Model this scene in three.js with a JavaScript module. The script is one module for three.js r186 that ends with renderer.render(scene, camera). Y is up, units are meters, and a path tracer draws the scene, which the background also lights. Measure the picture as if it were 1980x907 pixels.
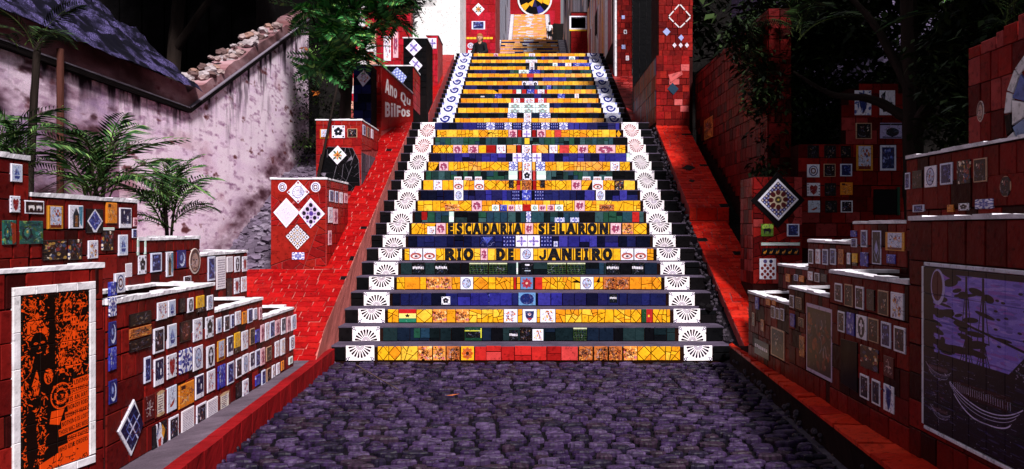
import * as THREE from 'three';
import { mergeGeometries } from 'three/addons/utils/BufferGeometryUtils.js';
import { MarchingCubes } from 'three/addons/objects/MarchingCubes.js';

// ---------- camera, sky, sun, exposure ----------
const scene = new THREE.Scene();
const F = 1577, CX = 1024, CY = 440, EYE = 1.462;            // focal length and principal point measured on the 1980 x 907 photograph
const camera = new THREE.PerspectiveCamera(2 * Math.atan(453.5 / F) * 180 / Math.PI, 1980 / 907, 0.1, 600);
camera.position.set(0, EYE, 0);
camera.lookAt(0, EYE, -10);
camera.setViewOffset(1980, 907, 990 - CX, 453.5 - CY, 1980, 907);
const renderer = new THREE.WebGLRenderer({ antialias: true });
renderer.toneMapping = THREE.LinearToneMapping;
renderer.toneMappingExposure = 2.5;
renderer.shadowMap.enabled = true;
const SKY = 0.21;
{
  const w = 128, h = 64, px = new Float32Array(w * h * 4);
  for (let j = 0; j < h; j++) for (let i = 0; i < w; i++) {
    const el = (0.5 - (j + 0.5) / h) * Math.PI, up = Math.max(0, Math.sin(el)), o = (j * w + i) * 4;
    const l = el > 0 ? (1 + 2 * up) / 3 : 0.12, cl = 1 + 0.1 * Math.sin(i / w * Math.PI * 6 + 3 * el) * Math.cos(el);
    px[o] = SKY * l * cl * 0.99; px[o + 1] = SKY * l * cl * 0.955; px[o + 2] = SKY * l * cl * 1.06; px[o + 3] = 1;
  }
  const t = new THREE.DataTexture(px, w, h, THREE.RGBAFormat, THREE.FloatType);
  t.mapping = THREE.EquirectangularReflectionMapping; t.magFilter = THREE.LinearFilter; t.flipY = true; t.needsUpdate = true;
  scene.background = t; scene.environment = t;
}
const sun = new THREE.DirectionalLight(new THREE.Color(1, 0.95, 0.92), 2.9);
sun.position.set(11, 30, 17); sun.target.position.set(0, 0, -12);
sun.castShadow = true; sun.shadow.radius = 16; sun.shadow.mapSize.set(2048, 2048);
Object.assign(sun.shadow.camera, { left: -30, right: 30, top: 30, bottom: -30, near: 1, far: 120 });
scene.add(sun, sun.target);

// ---------- helpers ----------
function rng(a) { return () => { a |= 0; a = a + 0x6D2B79F5 | 0; let t = Math.imul(a ^ a >>> 15, 1 | a); t = t + Math.imul(t ^ t >>> 7, 61 | t) ^ t; return ((t ^ t >>> 14) >>> 0) / 4294967296; }; }
const R = rng(7), rr = (a, b) => a + (b - a) * R(), pick = (l) => l[Math.floor(R() * l.length)];
const V = (x, y, z) => new THREE.Vector3(x, y, z);
const names = {};
function numbered(n) { const k = names[n] = (names[n] ?? -1) + 1; return k ? n + '_' + String(k).padStart(3, '0') : n; }
function thing(name, label, category, x = 0, y = 0, d = 0, group) {
  const o = new THREE.Group(); o.name = numbered(name); o.position.set(x, y, -d); o.updateMatrixWorld();
  o.userData = { label, category }; if (group) o.userData.group = group;
  scene.add(o); return o;
}
function structure(name, label) { const o = new THREE.Group(); o.name = numbered(name); o.userData = { kind: 'structure' }; if (label) o.userData.label = label; scene.add(o); return o; }
function shade(m) { m.castShadow = m.receiveShadow = true; return m; }
// adds a mesh whose geometry (or matrix) is in world coordinates to a thing that stands at a base point without turn
function part(T, name, geo, mat, matrix) {
  const m = shade(new THREE.Mesh(geo, mat)); m.name = name;
  if (matrix) { matrix.decompose(m.position, m.quaternion, m.scale); }
  m.position.sub(T.getWorldPosition(V())); T.add(m); return m;
}
const hash2 = (x, y) => { let h = Math.imul(x | 0, 374761393) + Math.imul(y | 0, 668265263) | 0; h = Math.imul(h ^ h >>> 13, 1274126177); return ((h ^ h >>> 16) >>> 0) / 4294967296; };
function vnoise(x, y, per = 0) {
  const xi = Math.floor(x), yi = Math.floor(y), fx = x - xi, fy = y - yi, s = (t) => t * t * (3 - 2 * t), w = (a) => per ? ((a % per) + per) % per : a;
  const a = hash2(w(xi), w(yi)), b = hash2(w(xi + 1), w(yi)), c = hash2(w(xi), w(yi + 1)), e = hash2(w(xi + 1), w(yi + 1));
  return (a + (b - a) * s(fx)) * (1 - s(fy)) + (c + (e - c) * s(fx)) * s(fy);
}
const fbm = (x, y, oct = 4, per = 0) => { let v = 0, a = 0.5, n = 0; for (let i = 0; i < oct; i++) { v += a * vnoise(x, y, per); n += a; a *= 0.55; x *= 2; y *= 2; per *= 2; } return v / n; };
function dataTex(w, h, fn, srgb = false) {
  const px = new Uint8Array(w * h * 4);
  for (let y = 0; y < h; y++) for (let x = 0; x < w; x++) { const c = fn(x / w, y / h, x, y), o = (y * w + x) * 4; for (let k = 0; k < 3; k++) px[o + k] = Math.max(0, Math.min(255, (Array.isArray(c) ? c[k] : c) * 255)); px[o + 3] = 255; }
  const t = new THREE.DataTexture(px, w, h); t.magFilter = THREE.LinearFilter; t.wrapS = t.wrapT = THREE.RepeatWrapping; if (srgb) t.colorSpace = THREE.SRGBColorSpace; t.needsUpdate = true; return t;
}
const rep = (t, k) => { const c = t.clone(); c.repeat.set(k, k); c.needsUpdate = true; return c; };
// ---------- surface textures ----------
const glazeT = dataTex(512, 512, (u, v) => { const n = fbm(u * 8, v * 8, 5, 8), e = fbm(u * 24 + 5, v * 24, 4, 24), s = hash2(u * 512, v * 512); return 0.70 + 0.48 * n - Math.max(0, e - .56) * 1.6 - (s > 0.985 ? 0.3 : 0) - 0.12 * s; });
const roughT = dataTex(512, 512, (u, v) => { const n = fbm(u * 16, v * 16, 5, 16), m = fbm(u * 4 + 9, v * 4, 4, 4); return 0.35 + 0.75 * n * m + 0.25 * hash2(u * 512 + 3, v * 512) - 0.1; });
const bumpT = dataTex(256, 256, (u, v) => fbm(u * 12, v * 12, 5, 12));
const mottleT = dataTex(256, 256, (u, v) => { const n = fbm(u * 14, v * 14, 5, 14); return Math.min(1, .45 + .9 * n + .25 * (hash2(u * 256, v * 256 + 77) - .5)); });
const glazeRep = rep(glazeT, 1.7), bumpRep = rep(bumpT, 1.6), roughRep = rep(roughT, 0.9), bumpBig = rep(bumpT, 0.7);
const C = (r, g, b) => new THREE.Color().setRGB(r, g, b);
const tile = (r, g, b, rough = 0.42) => new THREE.MeshPhysicalMaterial({ color: C(r, g, b), map: glazeRep, bumpMap: bumpRep, bumpScale: 0.004, roughness: rough, specularIntensity: r > g * 6 || r + g + b < .05 ? 0.07 : 0.3 });
const stoneM = (r, g, b, o = {}) => new THREE.MeshPhysicalMaterial({ color: C(r, g, b), map: roughRep, bumpMap: bumpBig, bumpScale: 0.012, roughness: 0.85, specularIntensity: 0.08, ...o });
const M = {
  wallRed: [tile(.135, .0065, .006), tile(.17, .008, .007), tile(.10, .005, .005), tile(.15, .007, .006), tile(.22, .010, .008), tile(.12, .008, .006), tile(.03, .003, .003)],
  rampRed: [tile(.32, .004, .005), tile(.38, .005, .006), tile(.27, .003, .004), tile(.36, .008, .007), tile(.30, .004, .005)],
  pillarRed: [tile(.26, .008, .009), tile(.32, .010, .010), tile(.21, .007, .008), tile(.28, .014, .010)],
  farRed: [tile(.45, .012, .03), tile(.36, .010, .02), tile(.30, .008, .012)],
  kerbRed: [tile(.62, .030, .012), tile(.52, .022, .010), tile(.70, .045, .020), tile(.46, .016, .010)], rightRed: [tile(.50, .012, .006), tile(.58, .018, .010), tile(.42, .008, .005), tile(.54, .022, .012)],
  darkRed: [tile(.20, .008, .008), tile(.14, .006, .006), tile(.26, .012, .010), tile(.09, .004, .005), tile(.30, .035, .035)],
  yellow: [tile(.88, .40, .008), tile(.90, .45, .012), tile(.86, .33, .008), tile(.92, .52, .04), tile(.82, .27, .008), tile(.88, .42, .01)],
  orangeY: [tile(.90, .36, .05), tile(.92, .44, .09), tile(.88, .31, .04), tile(.90, .40, .03)],
  blue: [tile(.014, .012, .16), tile(.02, .018, .22), tile(.008, .007, .07), tile(.035, .03, .28), tile(.004, .004, .02)],
  navy: [tile(.004, .005, .03), tile(.005, .007, .06), tile(.003, .004, .015), tile(.008, .01, .09)],
  green: [tile(.005, .012, .016), tile(.008, .022, .026), tile(.003, .005, .007), tile(.006, .012, .028), tile(.003, .003, .005), tile(.003, .004, .006)],
  teal: [tile(.012, .05, .07), tile(.01, .035, .07), tile(.008, .03, .03), tile(.004, .008, .01), tile(.03, .08, .09), tile(.01, .06, .035)],
  black: [tile(.006, .005, .006, .3), tile(.004, .004, .005, .35)],
  redStep: [tile(.40, .012, .012), tile(.52, .02, .018), tile(.30, .008, .008), tile(.58, .05, .05)],
  pink: [tile(.70, .25, .22), tile(.55, .10, .10), tile(.75, .38, .30)],
  brown: [tile(.16, .025, .012), tile(.28, .06, .02)],
  white: [tile(.80, .76, .80), tile(.74, .70, .76)],
  grout: stoneM(.05, .010, .010), groutDark: stoneM(.010, .007, .008), groutRed: stoneM(.55, .10, .10), groutBright: stoneM(.72, .20, .18), groutBrown: stoneM(.02, .006, .004),
  cap: new THREE.MeshPhysicalMaterial({ color: C(.80, .76, .84), map: rep(mottleT, .9), bumpMap: bumpT, bumpScale: .01, roughness: .8, specularIntensity: .2 }), concrete: stoneM(.30, .25, .33), concreteDark: stoneM(.10, .08, .11), ledge: stoneM(.17, .125, .17), soil: stoneM(.03, .018, .016),
  tread: stoneM(.13, .10, .16), joint: stoneM(.008, .006, .010), curbRed: stoneM(.36, .010, .014), curbShade: stoneM(.018, .006, .008), rock: stoneM(.30, .25, .34),
};
const mottle = rep2(dataTex(256, 256, (u, v) => { const n = fbm(u * 20, v * 20, 4, 20), h = hash2(u * 256, v * 256 + 9); return .25 + 1.3 * Math.max(0, n - .3) + .35 * (h - .4); }));
function rep2(t) { t.repeat.set(2.2, 2.2); return t; }
const FRAME = [tile(.80, .78, .92), tile(.72, .70, .86)];
const cobbleM = [[.026, .011, .050], [.036, .016, .066], [.013, .007, .026], [.050, .025, .082], [.032, .014, .034], [.075, .044, .115]].map((c) => stoneM(...c, { roughness: 0.55, specularIntensity: 0.35, bumpScale: .02, map: mottle }));

// ---------- picture-tile atlas: flat print on small glazed tiles ----------
const NC = 16, CELL = 128, atlas = document.createElement('canvas'); atlas.width = atlas.height = NC * CELL;
const ax = atlas.getContext('2d'); ax.fillStyle = '#222'; ax.fillRect(0, 0, 2048, 2048);
let cells = 0; const cellOf = {};
const K = ['#1d2a7a', '#7a1d1d', '#2b5a35', '#c08020', '#3a2a66', '#101018', '#5a86b8', '#a84a20', '#803060'];
function blob(g, r, x, y, w, h, n, cols) { for (let i = 0; i < n; i++) { g.fillStyle = cols[Math.floor(r() * cols.length)]; g.beginPath(); g.ellipse(x + (r() - .5) * w, y + (r() - .5) * h, (0.03 + r() * .09) * w, (0.03 + r() * .09) * h, r() * 3, 0, 7); g.fill(); } }
function strokes(g, r, x, y, w, h, n, col, lw = 2) { g.strokeStyle = col; g.lineWidth = lw; for (let i = 0; i < n; i++) { g.beginPath(); g.moveTo(x + r() * w, y + r() * h); g.quadraticCurveTo(x + r() * w, y + r() * h, x + r() * w, y + r() * h); g.stroke(); } }
const fillR = (g, c, x = 0, y = 0, w = 128, h = 128) => { g.fillStyle = c; g.fillRect(x, y, w, h); };
const ell = (g, c, x, y, a, b) => { g.fillStyle = c; g.beginPath(); g.ellipse(x, y, a, b, 0, 0, 7); g.fill(); };
const poly = (g, c, ...p) => { g.fillStyle = c; g.beginPath(); p.forEach((q, i) => i % 2 ? 0 : i ? g.lineTo(q, p[i + 1]) : g.moveTo(q, p[i + 1])); g.closePath(); g.fill(); };
function petals(g, cx, cy, n, r0, r1, w, col) { g.fillStyle = col; for (let i = 0; i < n; i++) { g.save(); g.translate(cx, cy); g.rotate(i / n * Math.PI * 2); g.beginPath(); g.ellipse(0, -(r0 + r1) / 2, w, (r1 - r0) / 2, 0, 0, 7); g.fill(); g.restore(); } }
const W = '#dcdaea';
const PAINT = {
  fl(g, r) { fillR(g, '#d98a3a'); blob(g, r, 64, 64, 128, 128, 26, ['#7a2a0c', '#f0c080', '#b5521a', '#2a1208', '#e8b060', '#c46a6a']); strokes(g, r, 0, 0, 128, 128, 8, '#4a1a08', 4); },
  sc(g, r) { fillR(g, '#b0602a'); blob(g, r, 64, 80, 128, 100, 24, ['#2a0f06', '#6a2a10', '#d89040', '#8a3a14']); strokes(g, r, 0, 0, 128, 128, 10, '#2a0f06', 4); },
  ye(g, r) { fillR(g, '#e8a51c'); petals(g, 64, 64, 8, 10, 56, 16, '#c4571a'); ell(g, '#3a1408', 64, 64, 16, 16); strokes(g, r, 0, 0, 128, 128, 5, '#7a3a0c', 3); },
  md(g, r) { fillR(g, W); ell(g, '#3a2a66', 64, 64, 44, 52); ell(g, '#b0b8d8', 64, 64, 38, 46); blob(g, r, 64, 64, 60, 70, 14, K); },
  cr(g, r) { fillR(g, W); poly(g, '#1d2350', 24, 18, 104, 18, 98, 76, 64, 116, 30, 76); ell(g, W, 64, 48, 16, 14); poly(g, '#a01818', 40, 84, 88, 84, 64, 110); poly(g, '#a01818', 50, 40, 78, 40, 64, 58); },
  wo(g, r) { fillR(g, W); blob(g, r, 64, 64, 80, 96, 26, ['#c05020', '#e0a040', '#803020', '#8a86b0']); },
  az(g, r) { fillR(g, '#dcdcf0'); const c = ['#2a2f86', '#4a4fa6'][Math.floor(r() * 2)]; petals(g, 64, 64, 8, 12, 44, 9, c); petals(g, 64, 64, 4, 40, 66, 14, '#6068b0'); for (const [x, y] of [[0, 0], [128, 0], [0, 128], [128, 128]]) { ell(g, c, x, y, 34, 34); ell(g, '#dcdcf0', x, y, 22, 22); ell(g, c, x, y, 11, 11); } ell(g, c, 64, 64, 9, 9); },
  dt(g) { fillR(g, '#0c1050'); for (let i = 0; i < 4; i++) for (let j = 0; j < 3; j++) ell(g, '#8a90d8', 16 + i * 32, 22 + j * 42, 7, 8); },
  pk(g, r) { fillR(g, '#d8a8b4'); petals(g, 64, 64, 7, 8, 50, 16, '#8a3050'); blob(g, r, 64, 64, 100, 100, 10, ['#f0d0d8', '#a04060']); },
  pt(g, r) { fillR(g, '#1a0c0a'); ell(g, '#4a1814', 64, 64, 42, 56); blob(g, r, 60, 60, 50, 76, 18, ['#803028', '#a86a58', '#301010', '#5a2018']); },
  tx(g, r) { fillR(g, '#e4dce6'); g.fillStyle = '#7a6a88'; for (let y = 14; y < 118; y += 9) { let x = 14; while (x < 110) { const w = 4 + r() * 14; g.fillRect(x, y, Math.min(w, 114 - x), 4); x += w + 4; } } },
  sh(g, r) { fillR(g, W); fillR(g, '#b8c4e0', 14, 12, 100, 104); poly(g, '#26307a', 34, 84, 98, 84, 86, 104, 44, 104); poly(g, '#3a4a98', 60, 24, 62, 78, 34, 78); poly(g, '#5a6ab0', 66, 30, 96, 76, 66, 76); blob(g, r, 64, 108, 90, 14, 8, ['#26307a', '#8090c8']); },
  ar(g, r) { fillR(g, W); poly(g, '#3a7a98', 84, 10, 122, 6, 116, 118, 96, 100); poly(g, '#101820', 34, 120, 34, 50, 60, 14, 88, 50, 88, 120); fillR(g, '#7a4a20', 50, 56, 26, 60); blob(g, r, 62, 80, 24, 50, 8, ['#a86a30', '#402010']); },
  st(g, r) { fillR(g, '#5878a8'); petals(g, 64, 64, 8, 6, 52, 13, '#982030'); ell(g, '#e0c8b0', 64, 64, 12, 12); },
  gh(g) { fillR(g, '#b01818'); fillR(g, '#e8d070', 0, 40, 128, 46); fillR(g, '#1e6a50', 0, 86, 128, 42); petals(g, 64, 62, 5, 0, 18, 5, '#101010'); },
  pf(g) { fillR(g, '#143c20'); fillR(g, '#a01c1c', 56, 0, 72, 128); ell(g, '#e0b030', 84, 64, 12, 12); },
  hr(g) { fillR(g, W); poly(g, '#8a1414', 26, 40, 44, 20, 64, 34, 84, 20, 102, 40, 94, 86, 64, 116, 34, 86); for (let i = 0; i < 8; i++) ell(g, '#3a3a60', 10 + (i % 2) * 108, 14 + i * 14, 7, 5); },
  ho(g, r) { fillR(g, W); fillR(g, '#200c0a', 8, 14, 112, 100); poly(g, '#e6dce0', 24, 50, 60, 44, 66, 70, 58, 100, 50, 72, 34, 74, 28, 100); poly(g, '#e6dce0', 74, 48, 108, 44, 112, 74, 104, 100, 96, 72, 84, 74, 78, 100); },
  te(g, r) { fillR(g, '#185048'); blob(g, r, 64, 64, 128, 128, 30, ['#0c2a28', '#2a7a70', '#405a20', '#6a8a50', '#10383c']); ell(g, '#0a1c20', 40, 70, 26, 36); ell(g, '#2a6a60', 40, 66, 16, 24); ell(g, '#b0a040', 42, 60, 6, 9); },
  to(g, r) { PAINT.te(g, r); poly(g, '#8a2a10', 70, 10, 128, 20, 128, 110, 90, 128, 80, 60); },
  bz(g, r) { fillR(g, '#180c0c'); blob(g, r, 64, 64, 128, 128, 34, ['#a8803a', '#e0d0c0', '#303a60', '#802820', '#503018', '#000']); },
  nv(g, r) { fillR(g, W); fillR(g, '#12163c', 12, 8, 106, 92); ell(g, '#e8e4f0', 48, 30, 6, 12); ell(g, '#e8e4f0', 84, 66, 9, 16); blob(g, r, 64, 106, 100, 24, 10, ['#e8e4f0', '#8088c0']); },
  or(g, r) { fillR(g, '#d87c1c'); blob(g, r, 64, 70, 90, 90, 16, ['#e8a850', '#b85010', '#e09030']); fillR(g, '#401808', 18, 10, 34, 20); },
  yo(g, r) { fillR(g, '#e0a820'); blob(g, r, 64, 50, 90, 70, 8, ['#f0d060', '#c08018']); fillR(g, '#201008', 0, 92, 128, 36); blob(g, r, 64, 108, 100, 24, 8, ['#e0d8e0', '#604020']); },
  bl(g, r) { fillR(g, '#c8cce6'); fillR(g, '#141a50', 16, 12, 96, 104); blob(g, r, 64, 64, 80, 84, 18, ['#2a3a90', '#5a6ac0', '#0c1030', '#8a90c8']); },
  bb(g, r) { fillR(g, '#28309a'); blob(g, r, 64, 64, 128, 128, 24, ['#10144a', '#6a70c8', '#3a44b0', '#a8acd8']); },
  dk(g, r) { fillR(g, '#0c0606'); blob(g, r, 64, 64, 90, 100, 14, ['#2a120c', '#403020', '#181018', '#705840']); },
  rg(g) { fillR(g, W); ell(g, '#2a3070', 64, 64, 46, 50); ell(g, W, 64, 64, 37, 41); ell(g, '#5a2018', 64, 64, 26, 29); ell(g, W, 64, 64, 15, 17); },
  vs(g) { fillR(g, '#06060a'); poly(g, W, 30, 0, 70, 0, 96, 60, 82, 128, 52, 128, 36, 70); poly(g, '#1a1030', 42, 0, 62, 0, 52, 40); poly(g, '#b02818', 48, 70, 76, 62, 74, 124, 54, 124); poly(g, '#d89018', 84, 10, 110, 40, 96, 76, 78, 50); poly(g, '#182a6a', 36, 10, 50, 40, 44, 66); },
  sr(g, r) { fillR(g, '#5a1810'); fillR(g, '#e2d8cc', 22, 14, 84, 100); ell(g, '#c8a880', 64, 12, 50, 9); ell(g, '#c8a880', 64, 116, 50, 9); g.fillStyle = '#705868'; for (let y = 28; y < 104; y += 12) g.fillRect(32, y, 50 + r() * 14, 5); },
  bd(g, r) { fillR(g, '#ccd4ea'); poly(g, '#a03010', 30, 100, 64, 80, 100, 70, 84, 92, 56, 104); poly(g, '#702008', 70, 86, 88, 64, 92, 84); },
  ck(g) { fillR(g, W); ell(g, '#483a78', 44, 18, 14, 11); ell(g, '#28204a', 88, 18, 14, 11); for (let j = 0; j < 5; j++) for (let i = 0; i < 5; i++) if ((i + j) % 2) ell(g, '#701010', 22 + i * 21, 42 + j * 18, 11, 10); },
  fm(g) { fillR(g, '#050304'); poly(g, '#d89020', 20, 100, 40, 60, 66, 64, 100, 24, 88, 70, 60, 90); poly(g, '#c05010', 30, 110, 60, 90, 90, 70, 70, 104); },
  ft(g, r) { fillR(g, '#b08a70'); fillR(g, '#100606', 10, 8, 108, 112); blob(g, r, 64, 64, 70, 80, 16, ['#602018', '#a06a5a', '#303050', '#201010', '#c8b8a8']); },
  fw(g, r) { fillR(g, W); fillR(g, '#120a14', 14, 12, 100, 104); blob(g, r, 64, 64, 76, 84, 18, ['#c8b8c8', '#5a2430', '#34406a', '#201018', '#80504a']); },
  mo(g) { fillR(g, '#1a2068'); ell(g, '#c8d0f0', 66, 66, 44, 50); ell(g, '#1a2068', 54, 56, 38, 42); ell(g, '#8090d0', 52, 54, 16, 20); },
  fa(g, r) { fillR(g, '#c8b4b0'); ell(g, '#50302a', 64, 62, 52, 56); ell(g, '#a8847a', 64, 68, 38, 44); fillR(g, '#301814', 38, 54, 18, 7); fillR(g, '#301814', 72, 54, 18, 7); fillR(g, '#583028', 60, 62, 8, 20); fillR(g, '#401c18', 48, 94, 32, 6); },
  xc(g) { fillR(g, W); ell(g, '#181420', 64, 64, 42, 54); fillR(g, W, 56, 26, 16, 76); fillR(g, W, 38, 46, 52, 14); },
  xd(g, r) { fillR(g, '#4a0f0a'); fillR(g, '#c8b8b8', 60, 30, 7, 70); fillR(g, '#c8b8b8', 30, 60, 68, 7); for (let i = 0; i < 12; i++) ell(g, '#c8a8a8', 14 + r() * 100, 14 + r() * 100, 4, 4); },
  rs(g, r) { fillR(g, W); petals(g, 64, 62, 5, 6, 44, 18, '#0c0c10'); for (const [x, y] of [[16, 16], [112, 16], [16, 112], [112, 112]]) ell(g, '#181818', x, y, 9, 9); ell(g, W, 64, 62, 8, 8); },
  gd(g) { fillR(g, W); fillR(g, '#6a6090', 12, 12, 104, 104); g.strokeStyle = '#e4dcec'; g.lineWidth = 2; for (let i = 0; i < 26; i++) { g.beginPath(); g.moveTo(12 + i * 4, 12); g.lineTo(12 + i * 4, 116); g.stroke(); g.beginPath(); g.moveTo(12, 12 + i * 4); g.lineTo(116, 12 + i * 4); g.stroke(); } fillR(g, W, 0, 0, 128, 12); },
  gs(g, r) { fillR(g, W); fillR(g, '#b8a8c8', 12, 12, 104, 104); for (let i = 0; i < 3; i++) for (let j = 0; j < 3; j++) { ell(g, '#18101c', 30 + i * 34, 30 + j * 34, 12, 12); ell(g, '#7058a0', 47 + i * 34, 47 + j * 34, 6, 6); } ell(g, '#4a3080', 64, 64, 14, 14); },
  gc(g) { fillR(g, W); g.strokeStyle = '#6058a0'; g.lineWidth = 4; g.beginPath(); g.arc(64, 64, 42, 0, 7); g.stroke(); g.lineWidth = 2; for (let k = 1; k < 5; k++) { g.beginPath(); g.arc(64 + k * 3, 64 - k * 2, 38 - k * 8, 0, 7); g.stroke(); } for (const [x, y] of [[14, 14], [114, 14], [14, 114], [114, 114]]) { ell(g, '#8a3040', x, y, 8, 8); } },
  gk(g) { fillR(g, '#0c0a10'); for (let i = 0; i < 4; i++) for (let j = 0; j < 4; j++) if ((i * 3 + j) % 3 !== 3) { fillR(g, W, 5 + i * 31, 5 + j * 31, 25, 25); ell(g, '#202020', 17 + i * 31, 17 + j * 31, 6, 6); ell(g, '#c89030', 33 + i * 31, 33 + j * 31, 5, 5); } },
  go(g, r) { fillR(g, W); petals(g, 64, 64, 8, 6, 42, 8, '#c07a28'); petals(g, 64, 64, 4, 20, 56, 9, '#405a38'); ell(g, '#902018', 64, 64, 9, 9); },
  gp(g, r) { fillR(g, '#e4dcf0'); petals(g, 64, 64, 4, 6, 50, 12, '#8a78c0'); petals(g, 64, 64, 4, 30, 56, 6, '#5040a0'); ell(g, '#5040a0', 64, 64, 10, 10); },
  gr(g, r) { fillR(g, W); blob(g, r, 64, 64, 96, 96, 22, ['#a05060', '#c87a50', '#806a98', '#d0a0a0']); },
  gb(g) { fillR(g, '#c8d0ee'); g.strokeStyle = '#2a3aa0'; g.lineWidth = 5; for (let i = -1; i < 5; i++) for (let j = 0; j < 5; j++) { g.beginPath(); g.arc(14 + i * 26 + (j % 2) * 13, 12 + j * 26, 11, 0, 7); g.stroke(); } },
  gO(g) { fillR(g, W); fillR(g, '#2a1c48', 10, 10, 108, 108); for (let i = 0; i < 9; i++) for (let j = 0; j < 9; j++) ell(g, (i + j) % 2 ? '#8a90c8' : '#c8b8b0', 16 + i * 12, 16 + j * 12, 4, 4); ell(g, '#b8a890', 64, 64, 40, 40); petals(g, 64, 64, 8, 20, 44, 10, '#481014'); ell(g, '#3a2a18', 64, 64, 14, 14); ell(g, '#c8b050', 64, 64, 5, 5); },
  wn(g) { fillR(g, W); poly(g, '#0c1034', 12, 12, 116, 12, 116, 116, 12, 116); g.strokeStyle = '#c8ccf0'; g.lineWidth = 6; g.beginPath(); g.moveTo(12, 66); g.lineTo(116, 66); g.moveTo(64, 12); g.lineTo(64, 116); g.stroke(); g.strokeStyle = '#5060b0'; g.lineWidth = 4; g.strokeRect(36, 36, 56, 56); },
  lt(g, r) { fillR(g, '#b8d0c8'); fillR(g, '#e8e0ec', 6, 60, 116, 40); },
  wm(g, r) { fillR(g, '#04060a'); fillR(g, '#e0dce8', 44, 20, 46, 16); fillR(g, '#a8b8c8', 40, 84, 60, 10); },
  gl(g, r) { fillR(g, '#04100c'); g.strokeStyle = '#304a1c'; g.lineWidth = 3; for (let i = 0; i < 6; i++) { g.beginPath(); g.moveTo(i * 24, 6); g.lineTo(i * 24 + 10, 120); g.stroke(); g.beginPath(); g.moveTo(0, 10 + i * 22); g.lineTo(128, 10 + i * 22); g.stroke(); } fillR(g, '#c0c4a0', 0, 6, 128, 14); },
  wt(g, r) { fillR(g, '#04080a'); g.fillStyle = '#dcd8e4'; for (let x = 6; x < 118; x += 16) g.fillRect(x, 40 + r() * 8, 12, 26); },
  fg(g) { fillR(g, '#0c3020'); fillR(g, '#04080a', 8, 40, 112, 60); fillR(g, '#c8c83c', 0, 30, 128, 9); fillR(g, '#c8c83c', 118, 10, 8, 90); },
  rb(g, r) { fillR(g, '#0a0d3c'); poly(g, '#3a48a8', 20, 20, 108, 20, 64, 92); strokes(g, r, 0, 0, 128, 128, 5, '#2a348a', 3); },
  eb(g, r) { fillR(g, W); ell(g, '#a04a40', 64, 80, 56, 34); ell(g, '#e8d8d8', 64, 84, 36, 18); ell(g, '#301014', 64, 84, 14, 12); },
  tq(g, r) { fillR(g, '#d8ecec'); petals(g, 64, 64, 6, 8, 50, 14, '#88a8a0'); petals(g, 64, 64, 6, 24, 40, 5, '#b85060'); },
  ap(g) { fillR(g, '#5a86b8'); ell(g, '#101c58', 64, 64, 50, 54); },
  ob(g, r) { fillR(g, '#04040a'); poly(g, W, 64, 2, 92, 30, 122, 66, 88, 104, 76, 124, 52, 124, 40, 104, 6, 66, 36, 30); poly(g, '#2a3484', 64, 12, 84, 34, 110, 66, 82, 98, 64, 116, 46, 98, 18, 66, 44, 34); blob(g, r, 64, 64, 60, 80, 16, ['#6a74c8', '#10164c', '#a8aee0']); },
  dm(g, r) { fillR(g, '#c8ccec'); fillR(g, '#0a0a18', 10, 6, 108, 116); g.strokeStyle = '#a8b0e8'; g.lineWidth = 4; g.beginPath(); g.moveTo(64, 40); g.lineTo(98, 82); g.lineTo(64, 116); g.lineTo(30, 82); g.closePath(); g.stroke(); poly(g, '#8890d0', 64, 34, 84, 76, 64, 92, 44, 76); },
  tr(g, r) { fillR(g, '#a8a0d0'); fillR(g, '#0c0a14', 0, 6, 128, 14); ell(g, '#0c0a14', 66, 76, 34, 34); fillR(g, '#0c0a14', 60, 90, 10, 24); fillR(g, '#282040', 14, 112, 100, 9); },
  sd(g, r) { fillR(g, W); poly(g, '#141c58', 34, 10, 100, 22, 88, 92, 64, 120, 40, 80); blob(g, r, 64, 64, 120, 120, 12, ['#a0a8d8', '#48589a', '#e4e0ee']); poly(g, '#1a246a', 40, 24, 94, 28, 84, 86, 64, 108, 46, 76); },
  tk(g, r) { fillR(g, W); poly(g, '#0a0810', 10, 30, 50, 4, 40, 60); poly(g, '#0a0810', 64, 10, 116, 120, 90, 70); poly(g, '#0a0810', 14, 74, 100, 60, 116, 100, 30, 112); ell(g, W, 76, 84, 16, 12); },
  cn(g, r) { fillR(g, '#c08020'); fillR(g, '#b8bcd8', 18, 6, 92, 104); blob(g, r, 64, 66, 70, 80, 20, ['#a03020', '#3a4a80', '#e0d8e0', '#c07020']); fillR(g, '#601808', 18, 104, 92, 16); },
  ga(g, r) { fillR(g, '#4a6a1c'); ell(g, '#90b040', 70, 30, 60, 30); poly(g, '#0c0806', 24, 50, 90, 44, 104, 60, 90, 110, 80, 76, 44, 78, 34, 112); },
  al(g) { fillR(g, '#e0b428'); },
  bigframe(g, r) { fillR(g, '#b0a0c0'); fillR(g, '#1a0806', 6, 8, 116, 112); blob(g, r, 64, 70, 100, 90, 40, ['#5a1c0e', '#30100a', '#7a3018', '#180806', '#4a2a2a']); fillR(g, '#281a2a', 30, 14, 70, 22); },
};
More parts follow.
